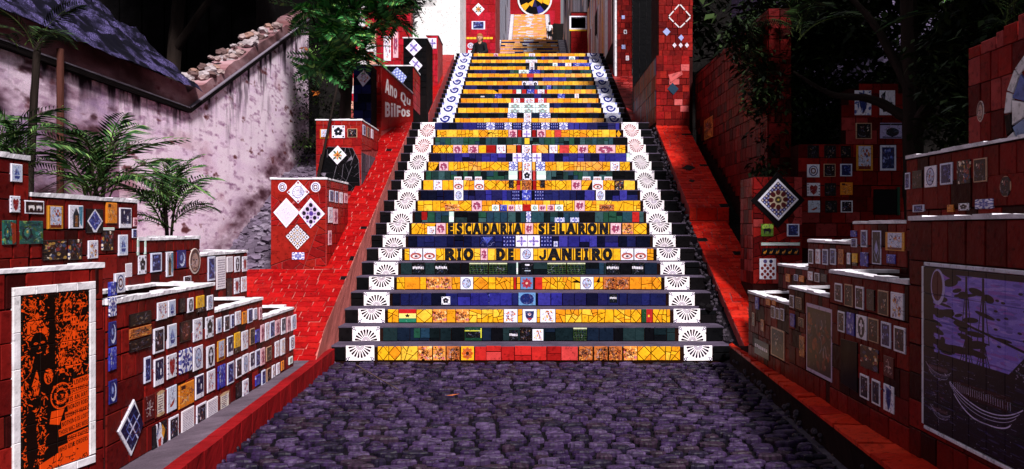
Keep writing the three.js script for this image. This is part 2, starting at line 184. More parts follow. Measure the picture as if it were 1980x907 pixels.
const letterCell = (ch) => { if (!PAINT['L' + ch]) PAINT['L' + ch] = (g, r) => { fillR(g, '#e6a818'); g.strokeStyle = '#7a4a08'; g.lineWidth = 2; for (let i = 0; i < 3; i++) { g.beginPath(); g.moveTo(r() * 128, 0); g.lineTo(r() * 128, 128); g.stroke(); } g.fillStyle = '#0a0a12'; g.save(); g.translate(64, 118); g.scale(ch === 'I' ? 1.6 : 1.25, 1.17); g.font = 'bold 132px sans-serif'; g.textAlign = 'center'; g.lineWidth = 16; g.strokeStyle = '#0a0a12'; if (ch === 'J') { g.lineWidth = 26; g.beginPath(); g.moveTo(22, -92); g.lineTo(22, -30); g.quadraticCurveTo(20, -6, -8, -8); g.quadraticCurveTo(-26, -10, -28, -34); g.stroke(); } else { const k = Math.min(1, 92 / g.measureText(ch).width); g.scale(k, 1); g.fillText(ch, 0, 0); g.strokeText(ch, 0, 0); } g.restore(); strokes(g, r, 0, 0, 128, 128, 2, '#5a3a10', 2); }; return 'L' + ch; };
function cell(type, variant = 0) {
  const key = type + variant; if (key in cellOf) return cellOf[key];
  const n = cells++ % (NC * NC), cx = (n % NC) * CELL, cy = Math.floor(n / NC) * CELL, r = rng(type.charCodeAt(0) * 131 + (type.charCodeAt(1) || 3) * 17 + variant * 977 + 5);
  ax.save(); ax.beginPath(); ax.rect(cx, cy, CELL, CELL); ax.clip(); ax.translate(cx, cy); PAINT[type](ax, r);
  for (let i = 0; i < 150; i++) { ax.fillStyle = `rgba(${r() > .55 ? '255,250,255' : '30,14,30'},${0.06 + r() * .22})`; ax.fillRect(r() * 128, r() * 128, 1 + r() * 7, 1 + r() * 5); } if (type[0] !== 'L' && !['al', 'gb', 'gd', 'gk', 'gO', 'gs', 'lt', 'gh', 'pf', 'tx', 'ck'].includes(type)) for (let i = 0; i < 34; i++) { ax.strokeStyle = ['rgba(30,30,90,.55)', 'rgba(90,24,24,.5)', 'rgba(20,14,24,.5)', 'rgba(190,190,225,.55)', 'rgba(50,80,120,.5)'][Math.floor(r() * 5)]; ax.lineWidth = 1 + r() * 3; const x = 22 + r() * 84, y = 18 + r() * 92, a = r() * 6.3, l = 5 + r() * 20; ax.beginPath(); ax.moveTo(x, y); ax.quadraticCurveTo(x + Math.cos(a) * l + 6, y + Math.sin(a) * l, x + Math.cos(a + .8) * l * 1.4, y + Math.sin(a + .8) * l * 1.4); ax.stroke(); }
  ax.strokeStyle = 'rgba(40,20,36,.5)'; ax.lineWidth = 3; ax.strokeRect(0, 0, 128, 128);
  ax.restore();
  const e = 1.5 / 2048; return cellOf[key] = [cx / 2048 + e, 1 - (cy + CELL) / 2048 + e, (cx + CELL) / 2048 - e, 1 - cy / 2048 - e];
}
const atlasT = new THREE.CanvasTexture(atlas); atlasT.colorSpace = THREE.SRGBColorSpace;
const picM = new THREE.MeshPhysicalMaterial({ map: atlasT, roughness: 0.35, specularIntensity: 0.4, bumpMap: bumpRep, bumpScale: 0.002 });
function canvasMat(w, h, paint, o = {}) { const c = document.createElement('canvas'); c.width = w; c.height = h; paint(c.getContext('2d'), rng(w * 3 + h)); const t = new THREE.CanvasTexture(c); t.colorSpace = THREE.SRGBColorSpace; return new THREE.MeshPhysicalMaterial({ map: t, roughness: 0.4, specularIntensity: 0.4, ...o }); }
const wear = (g, w, k) => { const q = rng(k * 71 + 3); g.setTransform(1, 0, 0, 1, 0, 0); for (let i = 0; i < 40; i++) { g.fillStyle = `rgba(${q() > .5 ? '120,90,80' : '200,180,200'},${.04 + q() * .12})`; g.beginPath(); g.ellipse(q() * w, q() * w, q() * w * .16, q() * w * .07, q() * 3, 0, 7); g.fill(); } g.strokeStyle = 'rgba(40,24,34,.75)'; g.lineWidth = w / 140; for (let i = 0; i < k; i++) { g.beginPath(); let x = q() * w, y = q() < .5 ? 0 : w * .5; g.moveTo(x, y); for (let j = 0; j < 5; j++) { x += (q() - .5) * w * .3; y += w * .1; g.lineTo(x, y); } g.stroke(); } if (k > 1) for (let i = 0; i < 3; i++) { const x = q() < .5 ? 0 : w, y = q() * w; poly(g, '#3a2a30', x, y, x + (x ? -1 : 1) * w * .05 * q(), y + w * .03, x, y + w * .08); } };
const sunburst = (dark, line, k = 0) => canvasMat(512, 512, (g) => {
  fillR(g, '#f6eef4', 0, 0, 512, 512); g.translate(256, 256);
  for (let i = 0; i < 20; i++) { g.save(); g.rotate((i + .5) / 20 * Math.PI * 2); g.fillStyle = dark; g.beginPath(); g.moveTo(-6, -92); g.lineTo(6, -92); g.lineTo(19, -192); g.arc(0, -194, 19, 0, Math.PI, true); g.closePath(); g.fill(); ell(g, line, 0, -84, 5, 5); g.restore(); }
  g.strokeStyle = line; g.lineWidth = 9; for (const q of [34, 50, 68]) { g.beginPath(); g.arc(0, 0, q, 0, 7); g.stroke(); } ell(g, dark, -13, 0, 10, 10); ell(g, dark, 13, 0, 10, 10);
  for (const [x, y] of [[-1, -1], [1, -1], [-1, 1], [1, 1]]) { g.strokeStyle = '#241c50'; g.lineWidth = 13; g.beginPath(); g.arc(x * 226, y * 226, 20, 0, 7); g.stroke(); ell(g, '#241c50', x * 196, y * 196, 12, 12); }
  wear(g, 512, k);
});
const burstPurple = [0, 1, 2, 3, 4].map((k) => sunburst(['#120610', '#1c0a14', '#180a22', '#120610', '#24101a'][k], ['#3a2048', '#4a2a50', '#34245a', '#3a2048', '#4c2c46'][k], k)), burstPink = [0, 2, 3].map((k) => sunburst(k ? '#7a2420' : '#701a1a', '#a04a48', k));
const ringBorder = [0, 1, 2, 3].map((kk) => canvasMat(256, 256, (g) => { fillR(g, '#dfe0f2', 0, 0, 256, 256); g.translate(128, 128); g.strokeStyle = '#1c2478'; g.lineWidth = 30; g.beginPath(); g.arc(0, 0, 64, 0, 7); g.stroke(); g.lineWidth = 5; g.strokeStyle = '#8890cc'; g.beginPath(); g.arc(0, 0, 100, 0, 7); g.stroke(); petals(g, 0, 0, 6, 6, 36, 9, '#3a44a0'); for (const [x, y] of [[-1, -1], [1, -1], [-1, 1], [1, 1]]) { g.save(); g.translate(x * 112, y * 112); petals(g, 0, 0, 6, 2, 26, 7, '#6a74c0'); g.restore(); } wear(g, 256, kk); }));

// ---------- tile geometry ----------
function soup(tris, uvs) { const g = new THREE.BufferGeometry(); g.setAttribute('position', new THREE.Float32BufferAttribute(tris, 3)); g.setAttribute('uv', new THREE.Float32BufferAttribute(uvs, 2)); g.computeVertexNormals(); return g; }
const area = (p) => { let s = 0; for (let i = 0; i < p.length; i++) { const a = p[i], b = p[(i + 1) % p.length]; s += a[0] * b[1] - b[0] * a[1]; } return s / 2; };
function inset(p, g) {
  const n = p.length, out = [];
  for (let i = 0; i < n; i++) {
    const a = p[(i + n - 1) % n], b = p[i], c = p[(i + 1) % n], l1 = Math.hypot(b[0] - a[0], b[1] - a[1]) || 1e-6, l2 = Math.hypot(c[0] - b[0], c[1] - b[1]) || 1e-6;
    const n1 = [-(b[1] - a[1]) / l1, (b[0] - a[0]) / l1], n2 = [-(c[1] - b[1]) / l2, (c[0] - b[0]) / l2], k = 1 + n1[0] * n2[0] + n1[1] * n2[1];
    if (k < 0.15) return null;
    out.push([b[0] + (n1[0] + n2[0]) * g / k, b[1] + (n1[1] + n2[1]) * g / k]);
  }
  return area(out) > 2e-5 ? out : null;
}
function polyTile(p, t, ch, uvOf) {   // convex polygon, counter-clockwise, back at z = 0, chamfered front at z = t
  const q = inset(p, ch) ?? p, T = [], U = [], ox = R() * 9, oy = R() * 9, uv = uvOf ?? ((a) => [a[0] + ox, a[1] + oy]), put = (a, z) => { T.push(a[0], a[1], z); U.push(...uv(a)); };
  const n = p.length;
  for (let i = 1; i < n - 1; i++) { put(q[0], t); put(q[i], t); put(q[i + 1], t); }
  for (let i = 0; i < n; i++) { const j = (i + 1) % n; for (const [A, za, B, zb] of [[p, 0, p, t - ch], [p, t - ch, q, t]]) { put(A[i], za); put(A[j], za); put(B[j], zb); put(A[i], za); put(B[j], zb); put(B[i], zb); } }
  return soup(T, U);
}
const rectCache = {};
function rectTile(w, h, t) { const k = [Math.round(w * 100), Math.round(h * 100), t, Math.floor(R() * 3)].join(); return rectCache[k] ??= polyTile([[0, 0], [Math.round(w * 100) / 100, 0], [Math.round(w * 100) / 100, Math.round(h * 100) / 100], [0, Math.round(h * 100) / 100]].map(([a, b]) => [a, b]), t, 0.003); }
function splitPoly(p, target, skew, out) {
  const a = area(p); if (a < target * (0.6 + R() * 0.9)) { out.push(p); return; }
  let best = 0, bi = 0; for (let i = 0; i < p.length; i++) { const b = p[(i + 1) % p.length], l = Math.hypot(b[0] - p[i][0], b[1] - p[i][1]); if (l > best) { best = l; bi = i; } }
  const A = p[bi], B = p[(bi + 1) % p.length], f = rr(.36, .64), m = [A[0] + (B[0] - A[0]) * f, A[1] + (B[1] - A[1]) * f], dir = Math.atan2(B[1] - A[1], B[0] - A[0]) + Math.PI / 2 + (R() < skew ? rr(-.9, .9) : rr(-.06, .06));
  const nx = -Math.sin(dir), ny = Math.cos(dir), side = (q) => (q[0] - m[0]) * nx + (q[1] - m[1]) * ny, P = [], N = [];
  for (let i = 0; i < p.length; i++) { const u = p[i], v = p[(i + 1) % p.length], su = side(u), sv = side(v); if (su >= 0) P.push(u); if (su <= 0) N.push(u); if (su * sv < 0) { const k = su / (su - sv), x = [u[0] + (v[0] - u[0]) * k, u[1] + (v[1] - u[1]) * k]; P.push(x); N.push(x); } }
  if (P.length < 3 || N.length < 3 || area(P) < a * .15 || area(N) < a * .15) { out.push(p); return; }
  splitPoly(P, target, skew, out); splitPoly(N, target, skew, out);
}
const boxG = (x0, x1, y0, y1, d0, d1) => { const g = new THREE.BoxGeometry(x1 - x0, y1 - y0, d1 - d0); g.translate((x0 + x1) / 2, (y0 + y1) / 2, -(d0 + d1) / 2); const p = g.attributes.position, n = g.attributes.normal, u = g.attributes.uv; for (let i = 0; i < p.count; i++) Math.abs(n.getX(i)) > .5 ? u.setXY(i, p.getZ(i), p.getY(i)) : Math.abs(n.getY(i)) > .5 ? u.setXY(i, p.getX(i), p.getZ(i)) : u.setXY(i, p.getX(i), p.getY(i)); return g; };
// prism over a plan polygon of [x, d] points
function prism(plan, y0, y1) {
  const T = [], U = [], q = plan.map(([x, d]) => [x, -d]), cw = area(q) < 0, n = q.length, v = (p, y) => { T.push(p[0], y, p[1]); U.push(p[0] + p[1] * .6, y + p[1] * .8); };
  const tri = (a, ya, b, yb, c, yc) => cw ? (v(a, ya), v(b, yb), v(c, yc)) : (v(a, ya), v(c, yc), v(b, yb));
  const Y0 = (i) => Array.isArray(y0) ? y0[i] : y0, Y1 = (i) => Array.isArray(y1) ? y1[i] : y1;
  for (let i = 1; i < n - 1; i++) tri(q[0], Y1(0), q[i], Y1(i), q[i + 1], Y1(i + 1));
  for (let i = 0; i < n; i++) { const j = (i + 1) % n; tri(q[i], Y0(i), q[j], Y0(j), q[j], Y1(j)); tri(q[i], Y0(i), q[j], Y1(j), q[i], Y1(i)); }
  const g = soup(T, U); return g;
}
// ---------- a tiled vertical face; pictures are given where a measurement on the photograph found them and meet the face's plane ----------
function plane(p0, p1) {
  const a = V(p0[0], 0, -p0[1]), u = V(p1[0] - p0[0], 0, -(p1[1] - p0[1])), len = u.length(); u.normalize();
  const n = V().crossVectors(u, V(0, 1, 0));
  return { a, u, n, len, at(px, py) { const r = V((px - CX) / F, (CY - py) / F, -1), eye = V(0, EYE, 0), k = a.clone().sub(eye).dot(n) / r.dot(n), h = eye.addScaledVector(r, k); return [h.clone().sub(a).dot(u), h.y]; },
    m(x, y, lift = 0) { return new THREE.Matrix4().makeBasis(u, V(0, 1, 0), n).setPosition(a.clone().addScaledVector(u, x).addScaledVector(n, lift).setY(y)); } };
}
const jit = (m, s = 1) => m.multiply(new THREE.Matrix4().makeRotationFromEuler(new THREE.Euler(rr(-.012, .012) * s, rr(-.012, .012) * s, rr(-.012, .012) * s)));
function quadPic(T, P, pts, type, o = {}) {   // pts: four [u, y] corners: bottom left, bottom right, top right, top left of the picture
  const c = cell(type, o.v ?? 0), o0 = pts[0], t = o.t ?? 0.012, p = pts.map((q) => [q[0] - o0[0], q[1] - o0[1]]);
  const ccw = area(p) > 0, e1 = [p[1][0] - p[0][0], p[1][1] - p[0][1]], e2 = [p[3][0] - p[0][0], p[3][1] - p[0][1]], det = e1[0] * e2[1] - e1[1] * e2[0];
  const uv = (a) => { const s = (a[0] * e2[1] - a[1] * e2[0]) / det, q = (e1[0] * a[1] - e1[1] * a[0]) / det; return [c[0] + (c[2] - c[0]) * Math.min(1, Math.max(0, s)), c[1] + (c[3] - c[1]) * Math.min(1, Math.max(0, q))]; };
  return part(T, o.name ?? 'picture_tile', polyTile(ccw ? p : p.slice().reverse(), t, 0.003, uv), o.mat ?? picM, P.m(o0[0], o0[1], o.lift ?? 0));
}
let picN = 0;
function rectPic(T, P, x0, y0, x1, y1, type, o = {}) {
  const my = (y0 + y1) / 2, mx = (x0 + x1) / 2, a = P.at(x0, my)[0], b = P.at(x1, my)[0], lo = P.at(mx, y1)[1], hi = P.at(mx, y0)[1];
  quadPic(T, P, [[a, lo], [b, lo], [b, hi], [a, hi]], type, { v: picN++ % 4, ...o }); return [a, lo, b, hi];
}
function ovalPic(T, P, x0, y0, x1, y1, type, o = {}) {
  const my = (y0 + y1) / 2, mx = (x0 + x1) / 2, a = P.at(x0, my)[0], b = P.at(x1, my)[0], lo = P.at(mx, y1)[1], hi = P.at(mx, y0)[1], c = cell(type, o.v ?? 0), p = [], w = (b - a) / 2, h = (hi - lo) / 2;
  for (let i = 0; i < 20; i++) { const k = i / 20 * Math.PI * 2; p.push([Math.cos(k) * w, Math.sin(k) * h]); }
  part(T, 'picture_tile', polyTile(p, 0.013, .003, (q) => [c[0] + (c[2] - c[0]) * (q[0] / w * .5 + .5), c[1] + (c[3] - c[1]) * (q[1] / h * .5 + .5)]), o.mat ?? picM, P.m((a + b) / 2, (lo + hi) / 2, o.lift ?? 0));
}
function face(T, p0, p1, y0, y1, o = {}) {
  const P = plane(p0, p1), boxes = [], L = P.len, top = typeof y1 === 'function' ? y1 : () => y1, bot = typeof y0 === 'function' ? y0 : () => y0;
  const yLo = Math.min(bot(0), bot(L)), yHi = Math.max(top(0), top(L / 2), top(L)), mats = o.mats ?? M.wallRed, tw = o.w ?? .15, th = o.h ?? .15;
  for (const q of o.pics ?? []) { const [x0, yy0, x1, yy1, type, shape] = q; if (shape === 'oval') ovalPic(T, P, x0, yy0, x1, yy1, type); else boxes.push(rectPic(T, P, x0, yy0, x1, yy1, type, { lift: 0.004 })); }
  for (const d of o.diamonds ?? []) { const pts = d.slice(0, 4).map(([x, y]) => P.at(x, y)); quadPic(T, P, [pts[3], pts[2], pts[1], pts[0]], d[4], { t: 0.014, lift: 0.004 + (d[5] ?? 0), mat: d[6], name: d[7] }); }
  const inside = (u, y, w, h) => boxes.some((b) => u > b[0] - .004 && u + w < b[2] + .004 && y > b[1] - .004 && y + h < b[3] + .004) || o.skip?.(u + w / 2, y + h / 2);
  if (o.crazy) {
    const out = [], p = []; p.push([0, bot(0)], [L, bot(L)], [L, top(L)], [0, top(0)]); splitPoly(p, o.crazy, o.skew ?? .5, out);
    for (const q of out) { const s = inset(q, o.gap ?? .004); if (!s) continue; const c = s.reduce((a, b) => [a[0] + b[0] / s.length, a[1] + b[1] / s.length], [0, 0]); if (o.skip?.(c[0], c[1])) continue; part(T, 'wall_tile', polyTile(s.map((k) => [k[0] - c[0], k[1] - c[1]]), .009, .0025), pick(mats), jit(P.m(c[0], c[1]))); }
    return P;
  }
  for (let y = yLo; y < yHi - .02;) {
    let h = Math.min(th * rr(.85, 1.15), yHi - y); if (yHi - y - h < .05) h = yHi - y;
    for (let u = 0; u < L - .015;) {
      let w = Math.min(tw * pick([.55, .8, 1, 1, 1, 1.2, 1.5]), L - u); if (L - u - w < .05) w = L - u;
      const hh = Math.min(h, top(u + w / 2) - y), y2 = Math.max(y, bot(u + w / 2)), h2 = hh - (y2 - y);
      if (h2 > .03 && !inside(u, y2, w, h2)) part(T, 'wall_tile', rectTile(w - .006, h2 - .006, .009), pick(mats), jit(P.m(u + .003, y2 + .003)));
      u += w;
    }
    y += h;
  }
  return P;
}
// a tiled planter: masonry with a hollow top, white rims, tiles on the named faces
function planter(name, label, plan, y0, y1, faces, o = {}) {
  const c = plan.reduce((a, p) => [a[0] + p[0] / plan.length, a[1] + p[1] / plan.length], [0, 0]), T = thing(name, label, o.category ?? 'planter', c[0], Array.isArray(y0) ? Math.min(...y0) : y0, c[1]);
  const world = (g) => g, n = plan.length, hollow = o.hollow ?? .12, wall = o.wall ?? .06, gs = [];
  const yt = Array.isArray(y1) ? y1 : plan.map(() => y1), sg = area(plan.map(([x, d]) => [x, -d])) > 0 ? 1 : -1;
  gs.push(prism(plan, y0, yt.map((y) => y - hollow)));
  const rims = [];
  for (let i = 0; i < n && hollow; i++) {
    const a = plan[i], b = plan[(i + 1) % n], l = Math.hypot(b[0] - a[0], b[1] - a[1]), nx = -(-(b[1] - a[1])) / l * -sg, nd = -(b[0] - a[0]) / l * -sg;   // inward
    const ux = (b[0] - a[0]) / l, ud = (b[1] - a[1]) / l, ix = [-ud * 0 + (c[0] - (a[0] + b[0]) / 2), c[1] - (a[1] + b[1]) / 2], s = (ix[0] * -ud + ix[1] * ux) > 0 ? 1 : -1, wx = -ud * s * wall, wd = ux * s * wall;
    const q = [[a[0] + ux * .001, a[1] + ud * .001], [b[0] - ux * .001, b[1] - ud * .001], [b[0] + wx - ux * .001, b[1] + wd - ud * .001], [a[0] + wx + ux * .001, a[1] + wd + ud * .001]];
    gs.push(prism(q, [yt[i] - hollow - .01, yt[(i + 1) % n] - hollow - .01, yt[(i + 1) % n] - hollow - .01, yt[i] - hollow - .01], [yt[i], yt[(i + 1) % n], yt[(i + 1) % n], yt[i]]));
    if (o.rims === undefined || o.rims.includes(i)) {
      const e = .015, ex = -wx / wall * e, ed = -wd / wall * e, segs = Math.max(1, Math.round(l / .16));
      for (let k = 0; k < segs; k++) {   // rim pieces, slightly uneven, laid end to end
        const f0 = k / segs, f1 = (k + 1) / segs, P0 = [a[0] + (b[0] - a[0]) * f0, a[1] + (b[1] - a[1]) * f0], P1 = [a[0] + (b[0] - a[0]) * f1, a[1] + (b[1] - a[1]) * f1], w2 = 1 + .2 / wall * .05 + rr(-.08, .08), hh = rr(.018, .028), ya = yt[i] + (yt[(i + 1) % n] - yt[i]) * f0, yb = yt[i] + (yt[(i + 1) % n] - yt[i]) * f1, z = i * .0007 + .001;
        rims.push(prism([[P0[0] + ex, P0[1] + ed], [P1[0] + ex, P1[1] + ed], [P1[0] + wx * w2, P1[1] + wd * w2], [P0[0] + wx * w2, P0[1] + wd * w2]], [ya + z, yb + z, yb + z, ya + z], [ya + hh, yb + hh + rr(-.004, .004), yb + hh, ya + hh]));
      }
    }
  }
  part(T, 'masonry', mergeGeometries(gs.map(world)), o.grout ?? M.grout);
  if (rims.length) part(T, 'rim', mergeGeometries(rims), o.rimMat ?? M.cap);
  if (hollow) part(T, 'soil', prism(plan.map((p) => [p[0] + (c[0] - p[0]) * .16, p[1] + (c[1] - p[1]) * .16]), yt.map((y) => y - hollow), yt.map((y) => y - hollow + .025)), M.soil);
  for (const f of faces) face(T, f.a, f.b, f.y0 ?? y0, f.y1 ?? y1, f);
  return T;
}

// ---------- terrain, street, pavements ----------
const lerpTable = (t) => (d) => { for (let i = 1; i < t.length; i++) if (d <= t[i][0]) { const k = (d - t[i - 1][0]) / (t[i][0] - t[i - 1][0]); return t[i - 1][1] + (t[i][1] - t[i - 1][1]) * Math.max(0, k); } return t[t.length - 1][1]; };
const hillD = lerpTable([[-80, -.14], [8.2, -.14], [9, .2], [15.2, 3.02], [17.5, 3.1], [24, 6.1], [33, 6.4], [44, 11.1], [58, 11.2], [80, 21.6], [100, 24], [300, 60]]);
const rampL = (d) => .42 + .467 * (d - 8.7);
function hillY(x, d) {
  const b = hillD(d), s = Math.max(0, Math.abs(x) - 5), k = Math.min(1, Math.max(0, (d + 6) / 16));
  return b - (Math.abs(x) < 2.3 ? .55 : 0) + Math.min(60, s * .75 * k) + (Math.abs(x) > 2.4 && d > 8.5 ? .12 * (fbm(x * 1.7 + 40, d * 1.7, 4) - .5) + .05 * (fbm(x * 7, d * 7, 2) - .5) : 0);
}
{
  const xs = [], ds = [];
  for (const [a, b, s] of [[-220, -60, 20], [-60, -12, 4], [-12, -5, .7], [-5, -2.4, .09], [-2.4, 2.4, .8], [2.4, 5, .12], [5, 12, .7], [12, 60, 4], [60, 220, 20]]) for (let v = a; v < b - 1e-6; v += s) xs.push(v); xs.push(220);
  for (const [a, b, s] of [[-80, 3, 6], [3, 8, .5], [8, 18, .1], [18, 45, .8], [45, 110, 4], [110, 320, 20]]) for (let v = a; v < b - 1e-6; v += s) ds.push(v); ds.push(320);
  const p = [], u = [], ix = [], cl = [];
  for (const d of ds) for (const x of xs) { p.push(x, hillY(x, d), -d); u.push(x, d); cl.push(...(x > 2.1 || d > 16 || x < -6 ? [.012, .010, .010] : [.17, .13, .19])); }  // near-black vertex colour stands in for shade on the right and beyond
  for (let j = 0; j < ds.length - 1; j++) for (let i = 0; i < xs.length - 1; i++) { const a = j * xs.length + i, b = a + 1, c = a + xs.length, e = c + 1; ix.push(a, b, c, b, e, c); }
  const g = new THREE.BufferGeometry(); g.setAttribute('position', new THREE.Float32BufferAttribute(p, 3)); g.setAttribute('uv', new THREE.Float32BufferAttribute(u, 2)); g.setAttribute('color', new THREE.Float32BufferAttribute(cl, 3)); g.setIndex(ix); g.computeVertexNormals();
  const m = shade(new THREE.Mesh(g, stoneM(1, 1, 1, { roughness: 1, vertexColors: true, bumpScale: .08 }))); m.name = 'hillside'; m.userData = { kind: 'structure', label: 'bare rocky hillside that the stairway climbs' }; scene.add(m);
}
{
  const S = structure('street', 'dark cobbled street at the foot of the stairway');
  part(S, 'street_bed', boxG(-2.4, 2.5, -.2, -.03, -30, 8.93), M.joint);
  const geos = [];
  for (let i = 0; i < 10; i++) {
    const n = 8, p = []; for (let k = 0; k < n; k++) { const a = (k + .5) / n * Math.PI * 2, sq = 1 / Math.max(Math.abs(Math.cos(a)), Math.abs(Math.sin(a))); p.push([Math.cos(a) * .5 * (0.12 * 1.2 + .88 * sq) * rr(.9, 1), Math.sin(a) * .5 * (0.12 * 1.2 + .88 * sq) * rr(.88, 1)]); }
    const T = [], U = [], rings = [[1, 0], [1, .7], [.88, .97], [.55, 1.03 + rr(-.06, .06)]];
    const at = (r, k) => [p[k % n][0] * rings[r][0], rings[r][1] + (r ? (hash2(i * 31 + r, k % n) - .5) * .22 : 0), -p[k % n][1] * rings[r][0]];
    const v = (q) => { T.push(...q); U.push(q[0] * .18 + i * .37, q[2] * .12 + i * .61); };
    for (let r = 0; r < 3; r++) for (let k = 0; k < n; k++) { const a = at(r, k), b = at(r, k + 1), c = at(r + 1, k), e = at(r + 1, k + 1); v(a); v(b); v(e); v(a); v(e); v(c); }
    for (let k = 1; k < n - 1; k++) { v(at(3, 0)); v(at(3, k)); v(at(3, k + 1)); }
    geos.push(soup(T, U));
  }
  const list = []; let row = 0;
  for (let d = 3.6; d < 8.86; row++) {
    const dd = rr(.092, .118);
    for (let x = -2.35 + (row % 2) * .08 + rr(0, .03); x < 2.45;) { const w = rr(.11, .205); const xl = -1.9 - (d - 4.94) * .05, xr = 1.93 + (d - 4.94) * .077; if (x + w > xl - .05 && x < xr + .05) list.push([x + w / 2, d + dd / 2 + rr(-.006, .006), w - .024, dd - .032]); x += w; }
    d += dd;
  }
  const inView = (c) => { const y = CY + F * EYE / c[1], x = CX + F * c[0] / c[1]; return y < 930 && x > -20 && x < 2000; };
  const seen = list.filter(inView).sort((a, b) => a[1] - b[1]), mat4 = (c) => new THREE.Matrix4().compose(V(c[0], -.034 + rr(-.006, .006), -c[1]), new THREE.Quaternion().setFromEuler(new THREE.Euler(rr(-.07, .07), rr(-.05, .05) + (R() < .5 ? Math.PI : 0), rr(-.06, .06))), V(c[2], rr(.026, .04), c[3]));
  seen.slice(0, 300).forEach((c) => part(S, 'cobble', pick(geos), pick(cobbleM), mat4(c)));
  const rest = seen.slice(300).concat(list.filter((c) => !inView(c)));
  cobbleM.forEach((cm, k) => { const mine = rest.filter((_, i) => i % cobbleM.length === k); if (!mine.length) return; const im = shade(new THREE.InstancedMesh(geos[k], cm, mine.length)); mine.forEach((c, i) => im.setMatrixAt(i, mat4(c))); im.name = 'cobbles'; im.userData = { kind: 'stuff' }; S.add(im); });
}
{
  const S = structure('pavement', 'narrow grey pavement with red kerb along the left planters'), xk = (d) => -1.92 - (d - 4.94) * .05;
  part(S, 'paving', prism([[xk(2) - .1, 2], [xk(8.75) - .1, 8.75], [-2.9, 8.75], [-2.9, 2]], -.1, .142), M.ledge);
  for (let d = 2; d < 8.8;) { const l = Math.min(rr(.26, .4), 8.85 - d); part(S, 'kerb_stone', prism([[xk(d), d + .004], [xk(d + l), d + l - .004], [xk(d + l) - .1, d + l - .004], [xk(d) - .1, d + .004]], -.1, .15 + rr(-.004, .004)), M.curbRed); d += l; }
}
{
  const S = structure('pavement', 'red flagged ledge with shadow-coloured kerb along the right planters'), xk = (d) => 1.93 + (d - 4.94) * .06, top = .2;
  part(S, 'kerb', prism([[xk(2), 2], [xk(8.8), 8.8], [2.5, 8.8], [2.5, 2]], -.1, top - .015), M.curbShade);  // near-black colour puts the shadow into the street side of the kerb
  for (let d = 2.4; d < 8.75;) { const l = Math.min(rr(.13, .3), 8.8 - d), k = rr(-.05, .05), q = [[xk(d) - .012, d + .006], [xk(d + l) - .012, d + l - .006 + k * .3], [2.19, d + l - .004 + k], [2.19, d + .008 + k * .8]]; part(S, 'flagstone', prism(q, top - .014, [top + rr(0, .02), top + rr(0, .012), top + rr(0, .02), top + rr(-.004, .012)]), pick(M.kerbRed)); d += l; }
  const rub = []; for (let i = 0; i < 60; i++) { const d = rr(2.5, 8.7), s = rr(.01, .03), g = new THREE.DodecahedronGeometry(s); g.translate(xk(d) - rr(0, .02), rr(-.02, .1), -d); rub.push(g); }
  part(S, 'mortar_crumbs', mergeGeometries(rub), M.concreteDark).userData.kind = 'stuff';
  part(S, 'gutter', prism([[xk(2) - .05, 2], [xk(8.8) - .05, 8.8], [xk(8.8), 8.8], [xk(2), 2]], -.1, -.004), M.concreteDark);
}

// ---------- the stairway ----------
const H = .17;
function stepGeo(x0, x1, yb, yt, d, depth, below) {   // a worn slab over a solid core
  const g = new THREE.BoxGeometry(x1 - x0, .016, depth + .01, 60, 1, 2); g.translate((x0 + x1) / 2, yt - .008, -(d - .01 + (depth + .01) / 2));
  const p = g.attributes.position; for (let i = 0; i < p.count; i++) { const front = p.getZ(i) > -(d + .001), n = fbm(p.getX(i) * 4 + d * 7, yt * 9, 3) - .5; if (front) { p.setZ(i, p.getZ(i) + n * .012); p.setY(i, p.getY(i) + n * .008 - .002); } }
  const u = g.attributes.uv; for (let i = 0; i < p.count; i++) u.setXY(i, p.getX(i) + d, p.getZ(i) + p.getY(i)); g.computeVertexNormals();
  const core = boxG(x0 + .004, x1 - .004, yb - below, yt - .017, d, d + depth + .3);
  return [g, core];
}
const halves = (mat) => [0, 1].map((top) => (w, h) => [mat, (q) => [q[0] / w, (top ? .5 : 0) + q[1] / h * .5]]);
const HALF = { burst: halves(burstPurple), burstPink: halves(burstPink), ring: halves(ringBorder) };
const PAL = { b: ['blue', .13], n: ['navy', .14], g: ['green', .14], t: ['teal', .1], r: ['redStep', .15], k: ['black', .2] };
